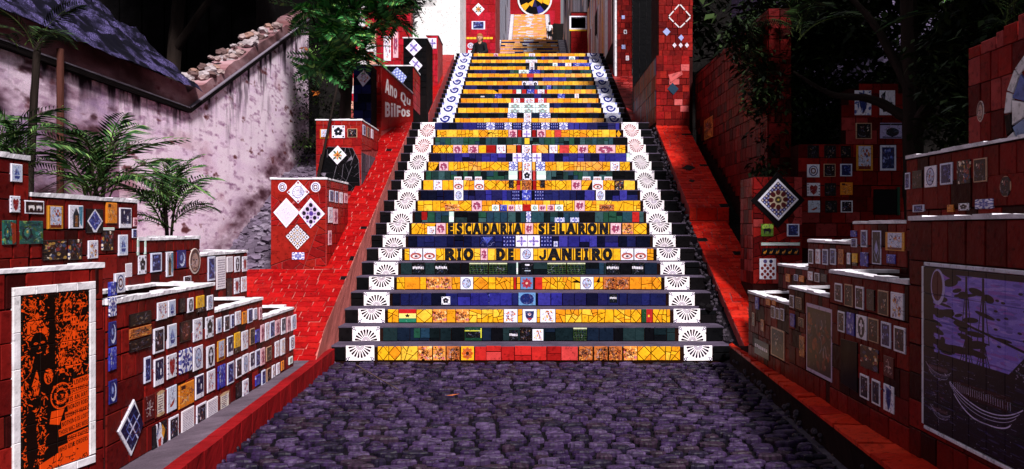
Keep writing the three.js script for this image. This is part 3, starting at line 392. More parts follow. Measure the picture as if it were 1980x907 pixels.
function rowTiles(step, base, x0, x1, yb, yt, d, ov, nm, o = {}) {
  const P = plane([-4, d], [4, d]), h = yt - yb, X = (px) => (px - CX) / F * d, full = [];
  for (const q of ov) {
    let [type, a, b, v0 = 0, v1 = 1] = q; const xa = X(a), xb = X(b);
    if (v0 < .05 && v1 > .95) full.push([xa, xb]);
    if (PAL[type]) { fill(type, xa, xb, yb + h * v0, yb + h * v1, .012); continue; }
    if (type === 'y' || type === 'o') { fill(type, xa, xb, yb + h * v0, yb + h * v1, .012); continue; }
    const A = xa + .003 + 4, B = xb - .003 + 4, lo = yb + h * v0 + .002, hi = yb + h * v1 - .002;
    quadPic(step, P, [[A, lo], [B, lo], [B, hi], [A, hi]], type, { v: Math.floor(a) % 3, t: .011, name: type[0] === 'L' ? 'letter_tile' : 'picture_tile' });
  }
  full.sort((a, b) => a[0] - b[0]); let at = x0; const gaps = [];
  for (const [a, b] of full) { if (a > at + .02) gaps.push([at, a]); at = Math.max(at, b); } if (x1 > at + .02) gaps.push([at, x1]);
  for (const [a, b] of gaps) fill(base, a, b, yb, yt, .008);
  function fill(kind, a, b, lo, hi, t) {
    if (kind === 'y' || kind === 'o') {
      const cut = []; for (let x = a; x < b - .001;) { const w = b - x < .2 ? b - x : rr(.09, .2); cut.push([x, x + w]); x += w; }
      for (const [xa, xb] of cut) {
        const out = [], w = xb - xa, hh = hi - lo, mode = R();
        if (mode < .25 && w > .09 && !o.coarse) { const c = [(xa + xb) / 2 + 4, (lo + hi) / 2], q = [[xa + 4, lo], [xb + 4, lo], [xb + 4, hi], [xa + 4, hi]], m = q.map((p, i) => [(p[0] + q[(i + 1) % 4][0]) / 2, (p[1] + q[(i + 1) % 4][1]) / 2]); out.push(m); q.forEach((p, i) => out.push([p, m[i], m[(i + 3) % 4]])); }
        else splitPoly([[xa + 4, lo], [xb + 4, lo], [xb + 4, hi], [xa + 4, hi]], o.coarse ? .04 : mode < .45 ? w * hh : .006, .75, out);
        const big = R() < .3 && kind === 'y' ? pick(M.yellow) : null;
        for (const q of out) { const s = inset(area(q) < 0 ? q.slice().reverse() : q, .0035); if (!s) continue; const c = s[0], mm = big ?? pick(kind === 'o' || (o.paleRight && a > 0 && R() < .7) ? M.orangeY : M.yellow); part(step, 'yellow_tile', polyTile(s.map((k) => [k[0] - c[0], k[1] - c[1]]), t + rr(0, .002), .0025), mm, jit(P.m(c[0], c[1]))); }
      }
    } else {
      const [key, w0] = PAL[kind], nmT = { b: 'blue_tile', n: 'blue_tile', g: 'green_tile', t: 'green_tile', r: 'red_tile', k: 'black_tile' }[kind];
      for (let x = a; x < b - .004;) { const w = b - x < w0 * 1.5 ? b - x : w0 * rr(.7, 1.25); const two = R() < .3 && !o.coarse && hi - lo > .08, mid = two ? lo + (hi - lo) * rr(.35, .65) : hi; for (const [l2, h2] of two ? [[lo, mid], [mid, hi]] : [[lo, hi]]) part(step, nmT, rectTile(w - .005, h2 - l2 - .004, t), pick(M[key]), jit(P.m(x + 4 + .0025, l2 + .002))); x += w; }
    }
  }
}
function border(step, kind, x0, x1, yb, yt, d, upper) {
  const P = plane([-4, d], [4, d]), w = x1 - x0, h = yt - yb, [mats, uv] = HALF[kind][upper](w, h), mat = mats[Math.floor(hash2(Math.floor((yb * 100 + 30) / 34 + upper * .0), x0 > 0 ? 9 : 4) * mats.length)];
  part(step, 'border_tile', polyTile([[0, 0], [w, 0], [w, h], [0, h]], .012, .003, uv), mat, jit(P.m(x0 + 4, yb), .7));
}
const line = (s, x0, x1, chars) => chars.map(([c, a, b]) => [letterCell(c), a, b]);
const R1 = {
  1: ['y', [['fl', 808, 836], ['fl', 837, 862], ['sc', 863, 889], ['ye', 891, 917], ['r', 918, 1117], ['sc', 1119, 1146], ['sc', 1148, 1175], ['sc', 1177, 1203], ['fl', 1205, 1232]]],
  2: ['g', [['fg', 898, 932], ['wt', 984, 1003, 0, .8], ['dk', 1005, 1028], ['wo', 1029, 1051, 0, .85], ['gl', 1108, 1135], ['t', 800, 850, .2, .9]]],
  3: ['y', [['gh', 771, 805], ['fl', 836, 864], ['fl', 881, 907], ['wo', 974, 1001], ['cr', 1010, 1038], ['wo', 1044, 1074], ['pf', 1240, 1262]]],
  4: ['n', [['rs', 853, 871, .05, .7], ['b', 885, 990], ['rb', 940, 966], ['ap', 1002, 1036], ['b', 1040, 1175], ['wt', 1178, 1194, .2, .9]]],
  5: ['y', [['fl', 824, 849], ['fl', 849, 874], ['md', 890, 915], ['r', 993, 999], ['st', 1006, 1031], ['r', 1034, 1048], ['md', 1122, 1148], ['sc', 1166, 1191], ['sc', 1191, 1217]]],
  6: ['g', [['wt', 797, 822], ['wt', 841, 867], ['gl', 907, 944], ['gl', 945, 981], ['lt', 998, 1002], ['wm', 1007, 1031], ['gl', 1058, 1095], ['gl', 1096, 1132], ['t', 1158, 1168], ['wt', 1172, 1199], ['wt', 1221, 1246]]],
  7: ['y', [['eb', 792, 817], ['eb', 818, 843], ...line('', 0, 0, [['R', 857, 881], ['I', 882, 894], ['O', 895, 917]]), ['pk', 929, 943], ...line('', 0, 0, [['D', 957, 978], ['E', 979, 996]]), ['md', 1006, 1031], ...line('', 0, 0, [['J', 1040, 1059], ['A', 1059, 1083], ['N', 1084, 1108], ['E', 1109, 1126], ['I', 1127, 1140], ['R', 1141, 1163], ['O', 1164, 1185]]), ['eb', 1200, 1225], ['eb', 1226, 1251]]],
  8: ['n', [['rb', 928, 957], ['dt', 972, 996], ['gp', 997, 1020], ['gp', 1020, 1044], ['dt', 1045, 1068], ['b', 1080, 1196], ['az', 1070, 1079, 0, .5]]],
  9: ['y', [['wo', 826, 842, 0, .7], ['pk', 843, 862], ...line('', 0, 0, [['E', 863, 879], ['S', 880, 897], ['C', 898, 913], ['A', 914, 930], ['D', 931, 947], ['A', 948, 964], ['R', 965, 981], ['I', 982, 992], ['A', 993, 1010]]), ['pk', 1015, 1031], ...line('', 0, 0, [['S', 1038, 1056], ['E', 1058, 1076], ['L', 1078, 1094], ['A', 1095, 1113], ['R', 1115, 1133], ['O', 1135, 1155], ['N', 1157, 1178]]), ['pk', 1180, 1201], ['fl', 1203, 1225]]],
  10: ['t', [['r', 815, 826, .2, 1], ['lt', 868, 878], ['g', 880, 925], ['az', 1017, 1027], ['az', 1072, 1092, 0, .45], ['az', 1102, 1120, 0, .45], ['k', 1120, 1150], ['r', 1222, 1236]]],
  11: ['y', [['fl', 860, 889, 0, .7], ['tq', 951, 965, 0, .6], ['bb', 966, 981, 0, .6], ['pk', 982, 995, 0, .6], ['wo', 996, 1010, 0, .6], ['r', 1011, 1026, 0, .65], ['tq', 1027, 1041, 0, .6], ['pk', 1042, 1056, 0, .6], ['pk', 1058, 1072, 0, .6], ['tq', 1073, 1089, 0, .6], ['sc', 1158, 1188, 0, .65], ['pk', 912, 932], ['pk', 1111, 1131]]],
  12: ['n', [['md', 878, 896], ['dt', 990, 1005], ['bb', 1009, 1028], ['dt', 1033, 1052], ['md', 1152, 1170], ['b', 906, 980], ['b', 1130, 1150], ['b', 1184, 1212]]],
  13: ['y', [['gr', 838, 855], ['eb', 877, 896], ['eb', 917, 936], ['dk', 983, 994, .2, 1], ['r', 999, 1006], ['sc', 1009, 1028], ['r', 1030, 1037], ['dk', 1044, 1054, .2, 1], ['pk', 1105, 1124], ['eb', 1145, 1166], ['bz', 1188, 1206]]],
  14: ['t', [['eb', 878, 893, 0, .4], ['eb', 898, 913, 0, .4], ['eb', 918, 932, 0, .4], ['lt', 983, 1001], ['r', 1003, 1008], ['rs', 1010, 1028], ['r', 1030, 1036], ['lt', 1037, 1056], ['eb', 1126, 1142, 0, .4], ['eb', 1147, 1163, 0, .4], ['eb', 1168, 1184, 0, .4], ['k', 1185, 1228]]],
  15: ['y', [['pk', 849, 867], ['az', 984, 1001], ['o', 1002, 1009], ['wo', 1010, 1028], ['o', 1029, 1035], ['az', 1036, 1054], ['wo', 1180, 1198], ['o', 906, 930], ['o', 1110, 1165]]],
  16: ['b', [['gp', 991, 1009], ['az', 1009, 1028], ['gp', 1029, 1047], ['lt', 1211, 1218]]],
  17: ['y', [['pk', 876, 893], ['pk', 905, 925], ['r', 940, 958], ['gr', 960, 978], ['o', 980, 998], ['r', 1000, 1007], ['wo', 1009, 1027], ['r', 1029, 1037], ['o', 1040, 1060], ['gr', 1062, 1078], ['r', 1082, 1100], ['pk', 1117, 1137], ['pk', 1152, 1190]]],
  18: ['t', [['wt', 992, 1010, 0, .3], ['al', 1014, 1024, .2, .9], ['wt', 1028, 1047, 0, .3], ['k', 1186, 1214], ['t', 962, 978]]],
  19: ['y', [['pk', 983, 1000], ['r', 1001, 1008], ['gp', 1010, 1027], ['r', 1029, 1036], ['pk', 1038, 1055], ['r', 1072, 1085]]],
  20: ['b', [['n', 840, 895], ['dt', 922, 940], ['az', 940, 957], ['dt', 957, 974], ['az', 975, 990], ['dt', 992, 1008], ['az', 1010, 1027], ['dt', 1029, 1045], ['az', 1046, 1063], ['dt', 1064, 1080], ['az', 1081, 1098], ['n', 1155, 1175]]],
};
{
  const T = thing('staircase', 'lower flight of the tiled stairway, with lettered yellow risers and sunburst tiles at both ends', 'staircase', 0, 0, 8.94);
  for (let k = 1; k <= 20; k++) {
    const d = 8.94 + (k - 1) * .32, last = k === 20, [slab, core] = stepGeo(-2.17, 2.2, H * (k - 1), H * k, d, last ? 2.5 : .32, .4);
    const step = part(T, 'step', slab, M.tread); part(step, 'step_core', core, M.groutBrown);
    const yb = H * (k - 1) + .006, yt = H * k - .006, y0 = d - .004;
    for (const [a, b, s] of [[-2.01, -1.70, 0], [1.69, 2.0, 1]]) border(step, k > 16 ? 'burstPink' : 'burst', a, b, yb - .003, H * k - .003, y0 + .001, k % 2 ? 0 : 1);
    rowTiles(step, R1[k][0], -1.665, 1.65, yb, yt, y0, R1[k][1]);
    for (const [a, b] of [[-2.165, -2.02], [2.01, 2.19]]) rowTiles(step, 'k', a, b, yb, yt, y0, []);
  }
}
const q = (a) => 780 + a / 4.125;
const R2 = {
  3: [['wo', q(960), q(1020)]], 4: [['az', q(830), q(905), .2, 1], ['wo', q(960), q(1020)], ['az', q(1085), q(1175), .2, 1]], 5: [['tq', q(835), q(945)], ['tq', q(945), q(1055)], ['tq', q(1055), q(1165)]], 6: [['tq', q(840), q(945)], ['tq', q(945), q(1055)], ['tq', q(1055), q(1165)]],
  7: [['r', q(858), q(880)], ['wo', q(880), q(930)], ['r', q(930), q(965)], ['wo', q(965), q(1045)], ['r', q(1045), q(1075)], ['wo', q(1075), q(1120)], ['r', q(1120), q(1142)]], 8: [['wt', q(615), q(652)], ['bb', q(730), q(785)], ['b', q(1040), q(1100)], ['bb', q(1230), q(1290)], ['wo', q(1365), q(1400)]],
  9: [['r', q(870), q(900)], ['lt', q(900), q(940)], ['r', q(945), q(980)], ['bb', q(985), q(1045)], ['r', q(1045), q(1070)], ['wo', q(1070), q(1125)], ['r', q(1125), q(1145)]], 10: [['t', q(1050), q(1140)], ['bb', q(1140), q(1180)], ['t', q(1190), q(1535)]], 11: [['rs', q(945), q(985)], ['wo', q(985), q(1030)], ['rs', q(1030), q(1075)]],
  12: [['b', q(790), q(830)], ['b', q(1000), q(1300)]], 13: [['r', q(985), q(1040)], ['sc', q(920), q(950)]], 14: [['t', q(850), q(920)], ['tq', q(920), q(1000)], ['bb', q(1000), q(1090)], ['t', q(1100), q(1500)]], 15: [['dk', q(975), q(1005)], ['cr', q(1005), q(1045)], ['dk', q(1045), q(1068)]],
  16: [['wo', q(1005), q(1045)], ['tq', q(1190), q(1230)], ['b', q(1230), q(1290)], ['wo', q(1290), q(1340)], ['bb', q(1350), q(1495)]], 17: [['wo', q(975), q(1010)], ['wo', q(1010), q(1068)]], 18: [['b', q(860), q(945)], ['t', q(945), q(1060)], ['b', q(1100), q(1300)], ['tq', q(1320), q(1370)], ['b', q(1370), q(1480)]], 19: [['pk', q(720), q(755)], ['wo', q(1000), q(1050)]],
};
{
  const T = thing('staircase', 'second flight of the tiled stairway, edged with blue ring tiles', 'staircase', 0, 3.4, 17.46);
  for (let k = 1; k <= 19; k++) {
    const d = 17.46 + (k - 1) * .373, y0 = 3.4 + H * (k - 1), y1 = 3.4 + H * k, [slab, core] = stepGeo(-2.17, 2.2, y0, y1, d, k === 19 ? 9 : .373, .4);
    const step = part(T, 'step', slab, M.tread); part(step, 'step_core', core, M.groutBrown); if (k < 2) continue;
    for (const [a, b] of [[-2.07, -1.71], [1.71, 2.07]]) border(step, 'ring', a, b, y0 + .003, y1 - .003, d - .002, k % 2 ? 0 : 1);
    rowTiles(step, k % 2 ? 'y' : (k % 4 ? 'n' : 'g'), -1.66, 1.66, y0 + .005, y1 - .007, d - .004, R2[k] ?? [], '', { coarse: true, paleRight: true });
    for (const [a, b] of [[-2.165, -2.08], [2.08, 2.19]]) rowTiles(step, 'k', a, b, y0 + .005, y1 - .007, d - .004, [], '', { coarse: true });
  }
}
// the far flights: every riser its own row of glazed tiles, too small to tell the tiles apart
function farFlight(label, d0, t, n, yb, w, h, tones, x = 0) {
  const T = thing('staircase', label, 'staircase', x, yb, d0);
  for (let k = 1; k <= n; k++) {
    const d = d0 + (k - 1) * t, y0 = yb + h * (k - 1), step = part(T, 'step', boxG(x - w - .45, x + w + .45, y0 - .5, y0 + h, d, d + (k === n ? 14 : t + .3)), M.concrete);
    const gs = new Map(), put = (m, a, b) => { const g = boxG(a + .006, b - .006, y0 + .006, y0 + h - .02, d - .012, d + .01); (gs.get(m) ?? gs.set(m, []).get(m)).push(g); };
    put(M.white[0], x - w - .34, x - w - .02); put(M.white[1], x + w + .02, x + w + .34);
    for (let a = x - w; a < x + w - .02;) { const b = Math.min(x + w, a + rr(.2, .5)); put(Math.abs((a + b) / 2 - x) < .25 && R() < .6 ? M.white[1] : pick(tones[k % tones.length]), a, b); a = b; }
    for (const [m, l] of gs) { const r = part(step, 'tile_row', mergeGeometries(l), m); r.userData.kind = 'stuff'; }
  }
}
farFlight('third flight of the stairway, short bands seen beyond the second flight', 33, .393, 28, 6.63, 1.5, .174, [M.orangeY, [M.pink[2], M.white[1], M.navy[1], M.orangeY[1]], M.orangeY, [M.navy[0], M.navy[1], M.pink[2], M.blue[0]]]);
farFlight('topmost narrow flight of the stairway, pale orange with white edges', 58, .355, 62, 11.5, 1.5, .174, [[...M.orangeY, M.pink[2], M.pink[2]], [M.pink[2], M.orangeY[1], M.white[1], M.orangeY[2]], M.orangeY]);

// ---------- red tiled ramps beside the stairs ----------
// surface: polygon pieces on the slope between d0 and d1, from xl(d) to xr(d), at height y(d)
function ramp(name, label, d0, d1, xl, xr, y, o = {}) {
  const T = thing(name, label, 'ramp', (xl(d0) + xr(d0)) / 2, y(d0), d0), n = 24, side = [], S = Math.hypot(1, (y(d1) - y(d0)) / (d1 - d0));
  for (let i = 0; i < n; i++) { const a = d0 + (d1 - d0) * i / n, b = d0 + (d1 - d0) * (i + 1) / n; side.push(prism([[xl(a), a], [xr(a), a], [xr(b), b], [xl(b), b]], [y(a) - 1, y(a) - 1, y(b) - 1, y(b) - 1], [y(a), y(a), y(b), y(b)])); }
  part(T, 'masonry', mergeGeometries(side), o.grout ?? M.groutRed);
  const dir = V(0, (y(d1) - y(d0)), -(d1 - d0)).normalize(), nrm = V().crossVectors(V(1, 0, 0), dir).negate(); if (nrm.y < 0) nrm.negate();
  const Mx = (x, d) => new THREE.Matrix4().makeBasis(V(1, 0, 0), dir, V().crossVectors(V(1, 0, 0), dir)).setPosition(x, y(d), -d), L = (d1 - d0) * S, grid = [];
  for (let s = 0; s < L - .02;) {
    const e = Math.min(rr(.08, .12), L - s), da = d0 + s / S, db = d0 + (s + e) / S, l = Math.max(xl(da), xl(db)), r = Math.min(xr(da), xr(db));
    for (let x = l; x < r - .01;) { let w = Math.min(rr(.09, .22), r - x); if (r - x - w < .05) w = r - x; grid.push([x, s, w, e]); x += w; }
    s += e;
  }
  grid.sort((a, b) => a[1] - b[1]);
  const rest = new Map();
  grid.forEach(([x, s, w, e], i) => {
    const j = () => rr(-.007, .007), p = inset([[j(), j()], [w + j(), j()], [w + j(), e + j()], [j(), e + j()]], o.gap ?? .0045); if (!p) return;
    const m = o.spots && R() < .012 ? M.black[0] : pick(o.mats ?? M.rampRed), g = polyTile(p, .008 + rr(0, .004), .0025), mx = Mx(x, d0 + s / S);
    if (i < 299) part(T, 'paving_tile', g, m, mx); else { g.applyMatrix4(mx); (rest.get(m) ?? rest.set(m, []).get(m)).push(g); }
  });
  for (const [m, l] of rest) { const r = part(T, 'paving_tiles', mergeGeometries(l), m); r.userData.kind = 'stuff'; }
  return T;
}
{
  const xl = (d) => d < 9.85 ? -3.4 : -2.5;
  ramp('ramp', 'bright red tiled apron at the foot of the left ramp, beside the bottom steps', 8.0, 9.85, (d) => -3.4, (d) => -2.17 + Math.max(0, 8.6 - d) * .1, rampL, { spots: true, grout: M.groutBright });
  const A = ramp('ramp', 'bright red tiled ramp along the left edge of the lower flight', 9.852, 15.1, (d) => -2.62, () => -2.17, rampL, { spots: true, grout: M.groutBright });
  const B = ramp('ramp', 'bright red ramp climbing beside the second flight, below the black tile panel', 17.8, 23.8, (d) => -2.95, () => -2.2, (d) => 3.95 + .425 * (d - 17.8), { grout: M.groutRed });
  face(B, [-2.95, 17.795], [-2.2, 17.795], 3.3, 3.93, { mats: [M.ledge, M.concreteDark], w: .3, h: .25 });
  const lowR = (d) => .2 + .45 * (d - 8.85), upR = (d) => 1.78 + .5 * (d - 11.9);
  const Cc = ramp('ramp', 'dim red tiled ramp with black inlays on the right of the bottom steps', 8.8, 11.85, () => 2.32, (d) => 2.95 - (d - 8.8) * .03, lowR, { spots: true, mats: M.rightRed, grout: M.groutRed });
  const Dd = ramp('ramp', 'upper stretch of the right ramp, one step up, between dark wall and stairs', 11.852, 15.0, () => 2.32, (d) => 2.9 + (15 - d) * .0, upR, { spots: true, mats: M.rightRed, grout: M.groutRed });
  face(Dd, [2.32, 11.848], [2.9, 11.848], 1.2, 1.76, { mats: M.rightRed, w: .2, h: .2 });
  for (const [px, py, w, T2] of [[1318, 488, .1, Cc], [1338, 480, .09, Cc], [1365, 540, .1, Cc], [1372, 595, .1, Cc], [1358, 592, .08, Cc], [1332, 327, .22, Dd], [1338, 352, .1, Dd]]) {   // black inlays, found where their sight lines meet the slope
    const f = T2 === Cc ? lowR : upR; let lo = 8, hi = 15; for (let i = 0; i < 40; i++) { const m = (lo + hi) / 2; (CY - py) / F * m + EYE > f(m) ? (f(m) - ((CY - py) / F * m + EYE) < 0 && (lo = m)) : (hi = m); }
    const d = (lo + hi) / 2, x = (px - CX) / F * d; if (d > 14.9 || d < 8.9) continue;
    part(T2, 'inlay_tile', prism([[x - w / 2, d], [x, d - w * .4], [x + w / 2, d + w * .1], [x, d + w * .6]], [f(d) - .02, f(d - w * .4) - .02, f(d + w * .1) - .02, f(d + w * .6) - .02], [f(d) + .018, f(d - w * .4) + .018, f(d + w * .1) + .018, f(d + w * .6) + .018]), M.black[0]);
  }
  // rubble edge between the right end of the steps and the ramp
  const K2 = thing('rubble_edge', 'rough dark rubble gutter between right ramp and stair ends', 'gutter', 2.26, .1, 8.9), g = [];
  for (let d = 8.75; d < 15; d += .022) { const s = rr(.008, .03), e = new THREE.DodecahedronGeometry(s); e.rotateX(rr(0, 3)); e.translate(2.25 + rr(-.05, .06), .06 + .531 * (d - 8.94) + rr(-.05, .03), -d); g.push(e); }
  part(K2, 'rubble', mergeGeometries(g), M.concreteDark).userData.kind = 'stuff';
  part(K2, 'gutter_bed', mergeGeometries(Array.from({ length: 20 }, (_, i) => prism([[2.2, 8.8 + i * .31], [2.319, 8.8 + i * .31], [2.319, 9.11 + i * .31], [2.2, 9.11 + i * .31]], -.1 + i * .16, .02 + i * .164))), M.joint);
}

// ---------- left side: planters along the street ----------
const XL = -2.25, XU = -2.7;
{
  // lower row
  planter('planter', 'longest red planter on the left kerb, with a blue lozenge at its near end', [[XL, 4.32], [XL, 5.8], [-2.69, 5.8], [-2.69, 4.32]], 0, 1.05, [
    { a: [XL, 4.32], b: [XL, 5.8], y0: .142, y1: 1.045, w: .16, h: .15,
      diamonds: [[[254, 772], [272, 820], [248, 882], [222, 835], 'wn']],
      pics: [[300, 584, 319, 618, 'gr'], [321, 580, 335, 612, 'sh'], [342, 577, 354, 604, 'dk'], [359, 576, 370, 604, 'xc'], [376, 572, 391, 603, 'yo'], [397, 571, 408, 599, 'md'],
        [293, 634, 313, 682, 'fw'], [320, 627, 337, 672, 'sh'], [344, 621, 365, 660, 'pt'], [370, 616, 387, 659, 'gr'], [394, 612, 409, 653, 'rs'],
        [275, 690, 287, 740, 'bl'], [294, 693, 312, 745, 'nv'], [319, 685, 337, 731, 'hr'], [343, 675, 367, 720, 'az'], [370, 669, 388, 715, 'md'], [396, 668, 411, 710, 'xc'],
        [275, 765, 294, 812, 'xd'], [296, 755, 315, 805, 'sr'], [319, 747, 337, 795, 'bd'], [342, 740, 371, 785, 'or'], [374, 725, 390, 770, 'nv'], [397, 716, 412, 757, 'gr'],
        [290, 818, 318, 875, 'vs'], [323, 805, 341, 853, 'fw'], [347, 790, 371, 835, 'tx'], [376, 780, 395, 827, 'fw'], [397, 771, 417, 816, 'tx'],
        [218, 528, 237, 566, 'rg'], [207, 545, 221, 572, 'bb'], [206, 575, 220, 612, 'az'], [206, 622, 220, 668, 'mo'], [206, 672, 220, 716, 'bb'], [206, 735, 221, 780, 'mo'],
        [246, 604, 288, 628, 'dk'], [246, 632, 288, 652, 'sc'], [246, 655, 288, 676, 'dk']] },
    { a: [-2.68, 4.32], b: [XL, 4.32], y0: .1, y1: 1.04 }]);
  planter('planter', 'middle step of the left kerb planters, small picture tiles under a white rim', [[XL - .005, 5.802], [XL - .005, 6.86], [-2.69, 6.86], [-2.69, 5.802]], 0, .855, [
    { a: [XL - .005, 5.802], b: [XL - .005, 6.86], y0: .142, y1: .85,
      pics: [[415, 614, 425, 644, 'sh'], [430, 610, 440, 640, 'fw'], [443, 608, 449, 634, 'bl'], [452, 602, 462, 628, 'gr'], [465, 602, 474, 626, 'or'], [476, 597, 485, 624, 'bl'], [487, 596, 494, 618, 'md'], [498, 594, 503, 618, 'pk'],
        [417, 658, 431, 697, 'cn'], [436, 650, 447, 688, 'nv'], [450, 643, 461, 682, 'yo'], [464, 640, 476, 676, 'gr'], [480, 635, 489, 666, 'ft'], [491, 637, 499, 662, 'bb'], [501, 628, 508, 661, 'pk'],
        [418, 706, 432, 750, 'bb'], [436, 700, 449, 742, 'bl'], [453, 692, 464, 730, 'fw'], [466, 685, 477, 722, 'md'], [480, 681, 489, 715, 'nv'], [491, 676, 500, 709, 'bl'], [501, 673, 509, 706, 'pk'],
        [418, 758, 442, 796, 'sr'], [453, 740, 463, 768, 'dk'], [466, 734, 477, 770, 'gr'], [491, 725, 500, 745, 'bb'], [503, 716, 510, 744, 'bl']] }]);
  planter('planter', 'lowest planter of the left kerb row, ending beside the red apron', [[XL - .01, 6.862], [XL - .01, 7.78], [XL - .12, 7.93], [-2.69, 7.93], [-2.69, 6.862]], 0, .685, [
    { a: [XL - .01, 6.862], b: [XL - .01, 7.78], y0: .142, y1: .68,
      pics: [[510, 624, 517, 658, 'gr'], [519, 621, 528, 653, 'bl'], [530, 619, 538, 648, 'pk'], [541, 615, 549, 646, 'nv'], [552, 612, 559, 642, 'pk'], [561, 609, 570, 638, 'md'], [512, 670, 522, 697, 'ft'], [529, 660, 537, 690, 'gr'], [540, 655, 548, 686, 'wo'], [558, 650, 567, 676, 'rg'],
        [513, 712, 520, 738, 'ft'], [523, 706, 529, 730, 'wo'], [532, 702, 538, 724, 'gr'], [541, 698, 546, 716, 'or'], [556, 690, 563, 704, 'tq']] },
    { a: [XL - .01, 7.78], b: [XL - .12, 7.93], y0: .142, y1: .68, w: .1 }], { rims: [0, 2, 3] });
  // wall with the orange mural
  const B0 = [-2.513, 3.4], B1 = [-2.258, 4.312], T = planter('planter', 'nearest left planter, carrying a tall orange and black mural in a white frame', [B0, B1, [-2.7, 4.312], [-2.96, 3.4]], 0, 1.25, [
    { a: B0, b: B1, y0: .142, y1: 1.245, w: .13, h: .15 }], { rims: [0] });
  const P = plane(B0, B1), poster = canvasMat(512, 1024, (g, r) => {
    const o = '#cc3e08', k0 = '#100502'; fillR(g, k0, 0, 0, 512, 1024);
    const hatch = (x, y, w, h, n, c) => { g.strokeStyle = c; for (let i = 0; i < n; i++) { g.lineWidth = 2 + r() * 6; g.beginPath(); const px = x + r() * w, py = y + r() * h, a = r() * 6.3, l = 8 + r() * 34; g.moveTo(px, py); g.quadraticCurveTo(px + Math.cos(a) * l * .5 + r() * 14 - 7, py + Math.sin(a) * l * .5 + r() * 14 - 7, px + Math.cos(a) * l, py + Math.sin(a) * l); g.stroke(); } };
    hatch(0, 0, 190, 560, 300, o); hatch(230, 20, 270, 420, 320, o); hatch(230, 20, 270, 380, 120, k0);
    for (let i = 0; i < 26; i++) { const x = 240 + r() * 210, y = 40 + r() * 420, w = 26 + r() * 40, h = 20 + r() * 30; poly(g, o, x, y + h, x, y, x + w / 2, y - h * .5, x + w, y, x + w, y + h); fillR(g, k0, x + w * .2, y + h * .2, w * .2, h * .4); fillR(g, k0, x + w * .6, y + h * .2, w * .2, h * .4); }   // rough hillside houses
    hatch(230, 20, 270, 440, 60, k0); poly(g, k0, 195, 0, 235, 0, 240, 440, 190, 440);
    poly(g, o, 30, 250, 40, 150, 110, 100, 190, 220, 150, 236, 70, 262); hatch(40, 130, 120, 110, 40, k0);   // headscarf
    ell(g, k0, 118, 290, 62, 74); g.strokeStyle = o; g.lineWidth = 5; for (const [x, y, e] of [[96, 278, 14], [146, 276, 14]]) { g.beginPath(); g.moveTo(x - e, y); g.quadraticCurveTo(x, y - 9, x + e, y); g.quadraticCurveTo(x, y + 8, x - e, y); g.stroke(); } g.beginPath(); g.moveTo(122, 280); g.lineTo(128, 308); g.lineTo(116, 312); g.stroke(); g.beginPath(); g.moveTo(102, 332); g.quadraticCurveTo(120, 340, 140, 330); g.stroke();
    poly(g, k0, 84, 360, 180, 350, 250, 440, 300, 600, 230, 620, 235, 1010, 190, 1010, 170, 700, 140, 1010, 96, 1010, 118, 640, 44, 520); poly(g, o, 66, 520, 104, 430, 132, 520, 112, 580); hatch(70, 450, 60, 110, 16, k0); ell(g, o, 190, 480, 34, 46); hatch(165, 450, 60, 70, 20, k0);
    ell(g, k0, 286, 610, 88, 84); hatch(220, 550, 130, 120, 46, o); for (let k = 0; k < 4; k++) { g.strokeStyle = k % 2 ? k0 : o; g.lineWidth = 9; g.beginPath(); g.ellipse(286, 610, 78 - k * 18, 74 - k * 17, 0, 0, 7); g.stroke(); }   // basket
    hatch(0, 560, 170, 420, 190, o); hatch(230, 440, 280, 120, 60, o); ell(g, k0, 60, 700, 36, 44); poly(g, k0, 30, 740, 96, 740, 116, 900, 84, 960, 70, 1010, 50, 1010, 30, 900); poly(g, o, 210, 690, 310, 690, 270, 780, 196, 760); poly(g, o, 120, 980, 512, 880, 512, 1024, 120, 1024); hatch(140, 900, 360, 120, 50, k0);
    g.textAlign = 'left'; g.font = 'bold 38px sans-serif';
    [['LIVING', 384, 574], ['IN A FAVELA', 366, 620], ['IS AN ART', 350, 668], ['NOBODY ROBS', 340, 716], ['NOBODY HEARS', 320, 762], ['NOTHING IS LOST', 290, 808], ['THOSE WHO ARE WISE', 270, 854], ['OBEY THOSE', 340, 904], ['WHO GIVE ORDERS', 270, 954]].forEach(([t, x, y]) => { g.save(); g.translate(x, y - 10); g.rotate(-.1); const k = Math.min(1, (500 - x) / g.measureText(t).width); g.scale(k, 1); fillR(g, o, -6, -36, g.measureText(t).width + 12, 44); g.fillStyle = '#140602'; g.fillText(t, 0, 0); g.restore(); });
  });
  const [u0] = P.at(36, 700), [u1] = P.at(167, 700), yT = 1.14, yB = .285, cw = (u1 - u0) / 4, ch = (yT - yB) / 7, fr = .045;
  for (let i = 0; i < 4; i++) for (let j = 0; j < 7; j++) part(T, 'mural_tile', polyTile([[0, 0], [cw - .003, 0], [cw - .003, ch - .003], [0, ch - .003]], .012, .002, (a) => [(i + a[0] / cw) / 4, (j + a[1] / ch) / 7]), poster, P.m(u0 + i * cw, yB + j * ch, .008));
  const bars = [[u0 - fr, yT + .003, u1 + fr, yT + fr], [u0 - fr, yB - fr, u1 + fr, yB - .003]];
  for (const [a, b, c, d] of bars) for (let k = 0; k < 4; k++) { const w = (c - a) / 4; part(T, 'frame_tile', rectTile(w - .004, d - b, .02), pick(M.white), P.m(a + k * w, b)); }
  for (const x of [u0 - fr, u1 + .003]) for (let k = 0; k < 5; k++) { const h = (yT - yB) / 5; part(T, 'frame_tile', rectTile(fr - .004, h - .004, .02), pick(M.white), P.m(x, yB + k * h + .002)); }
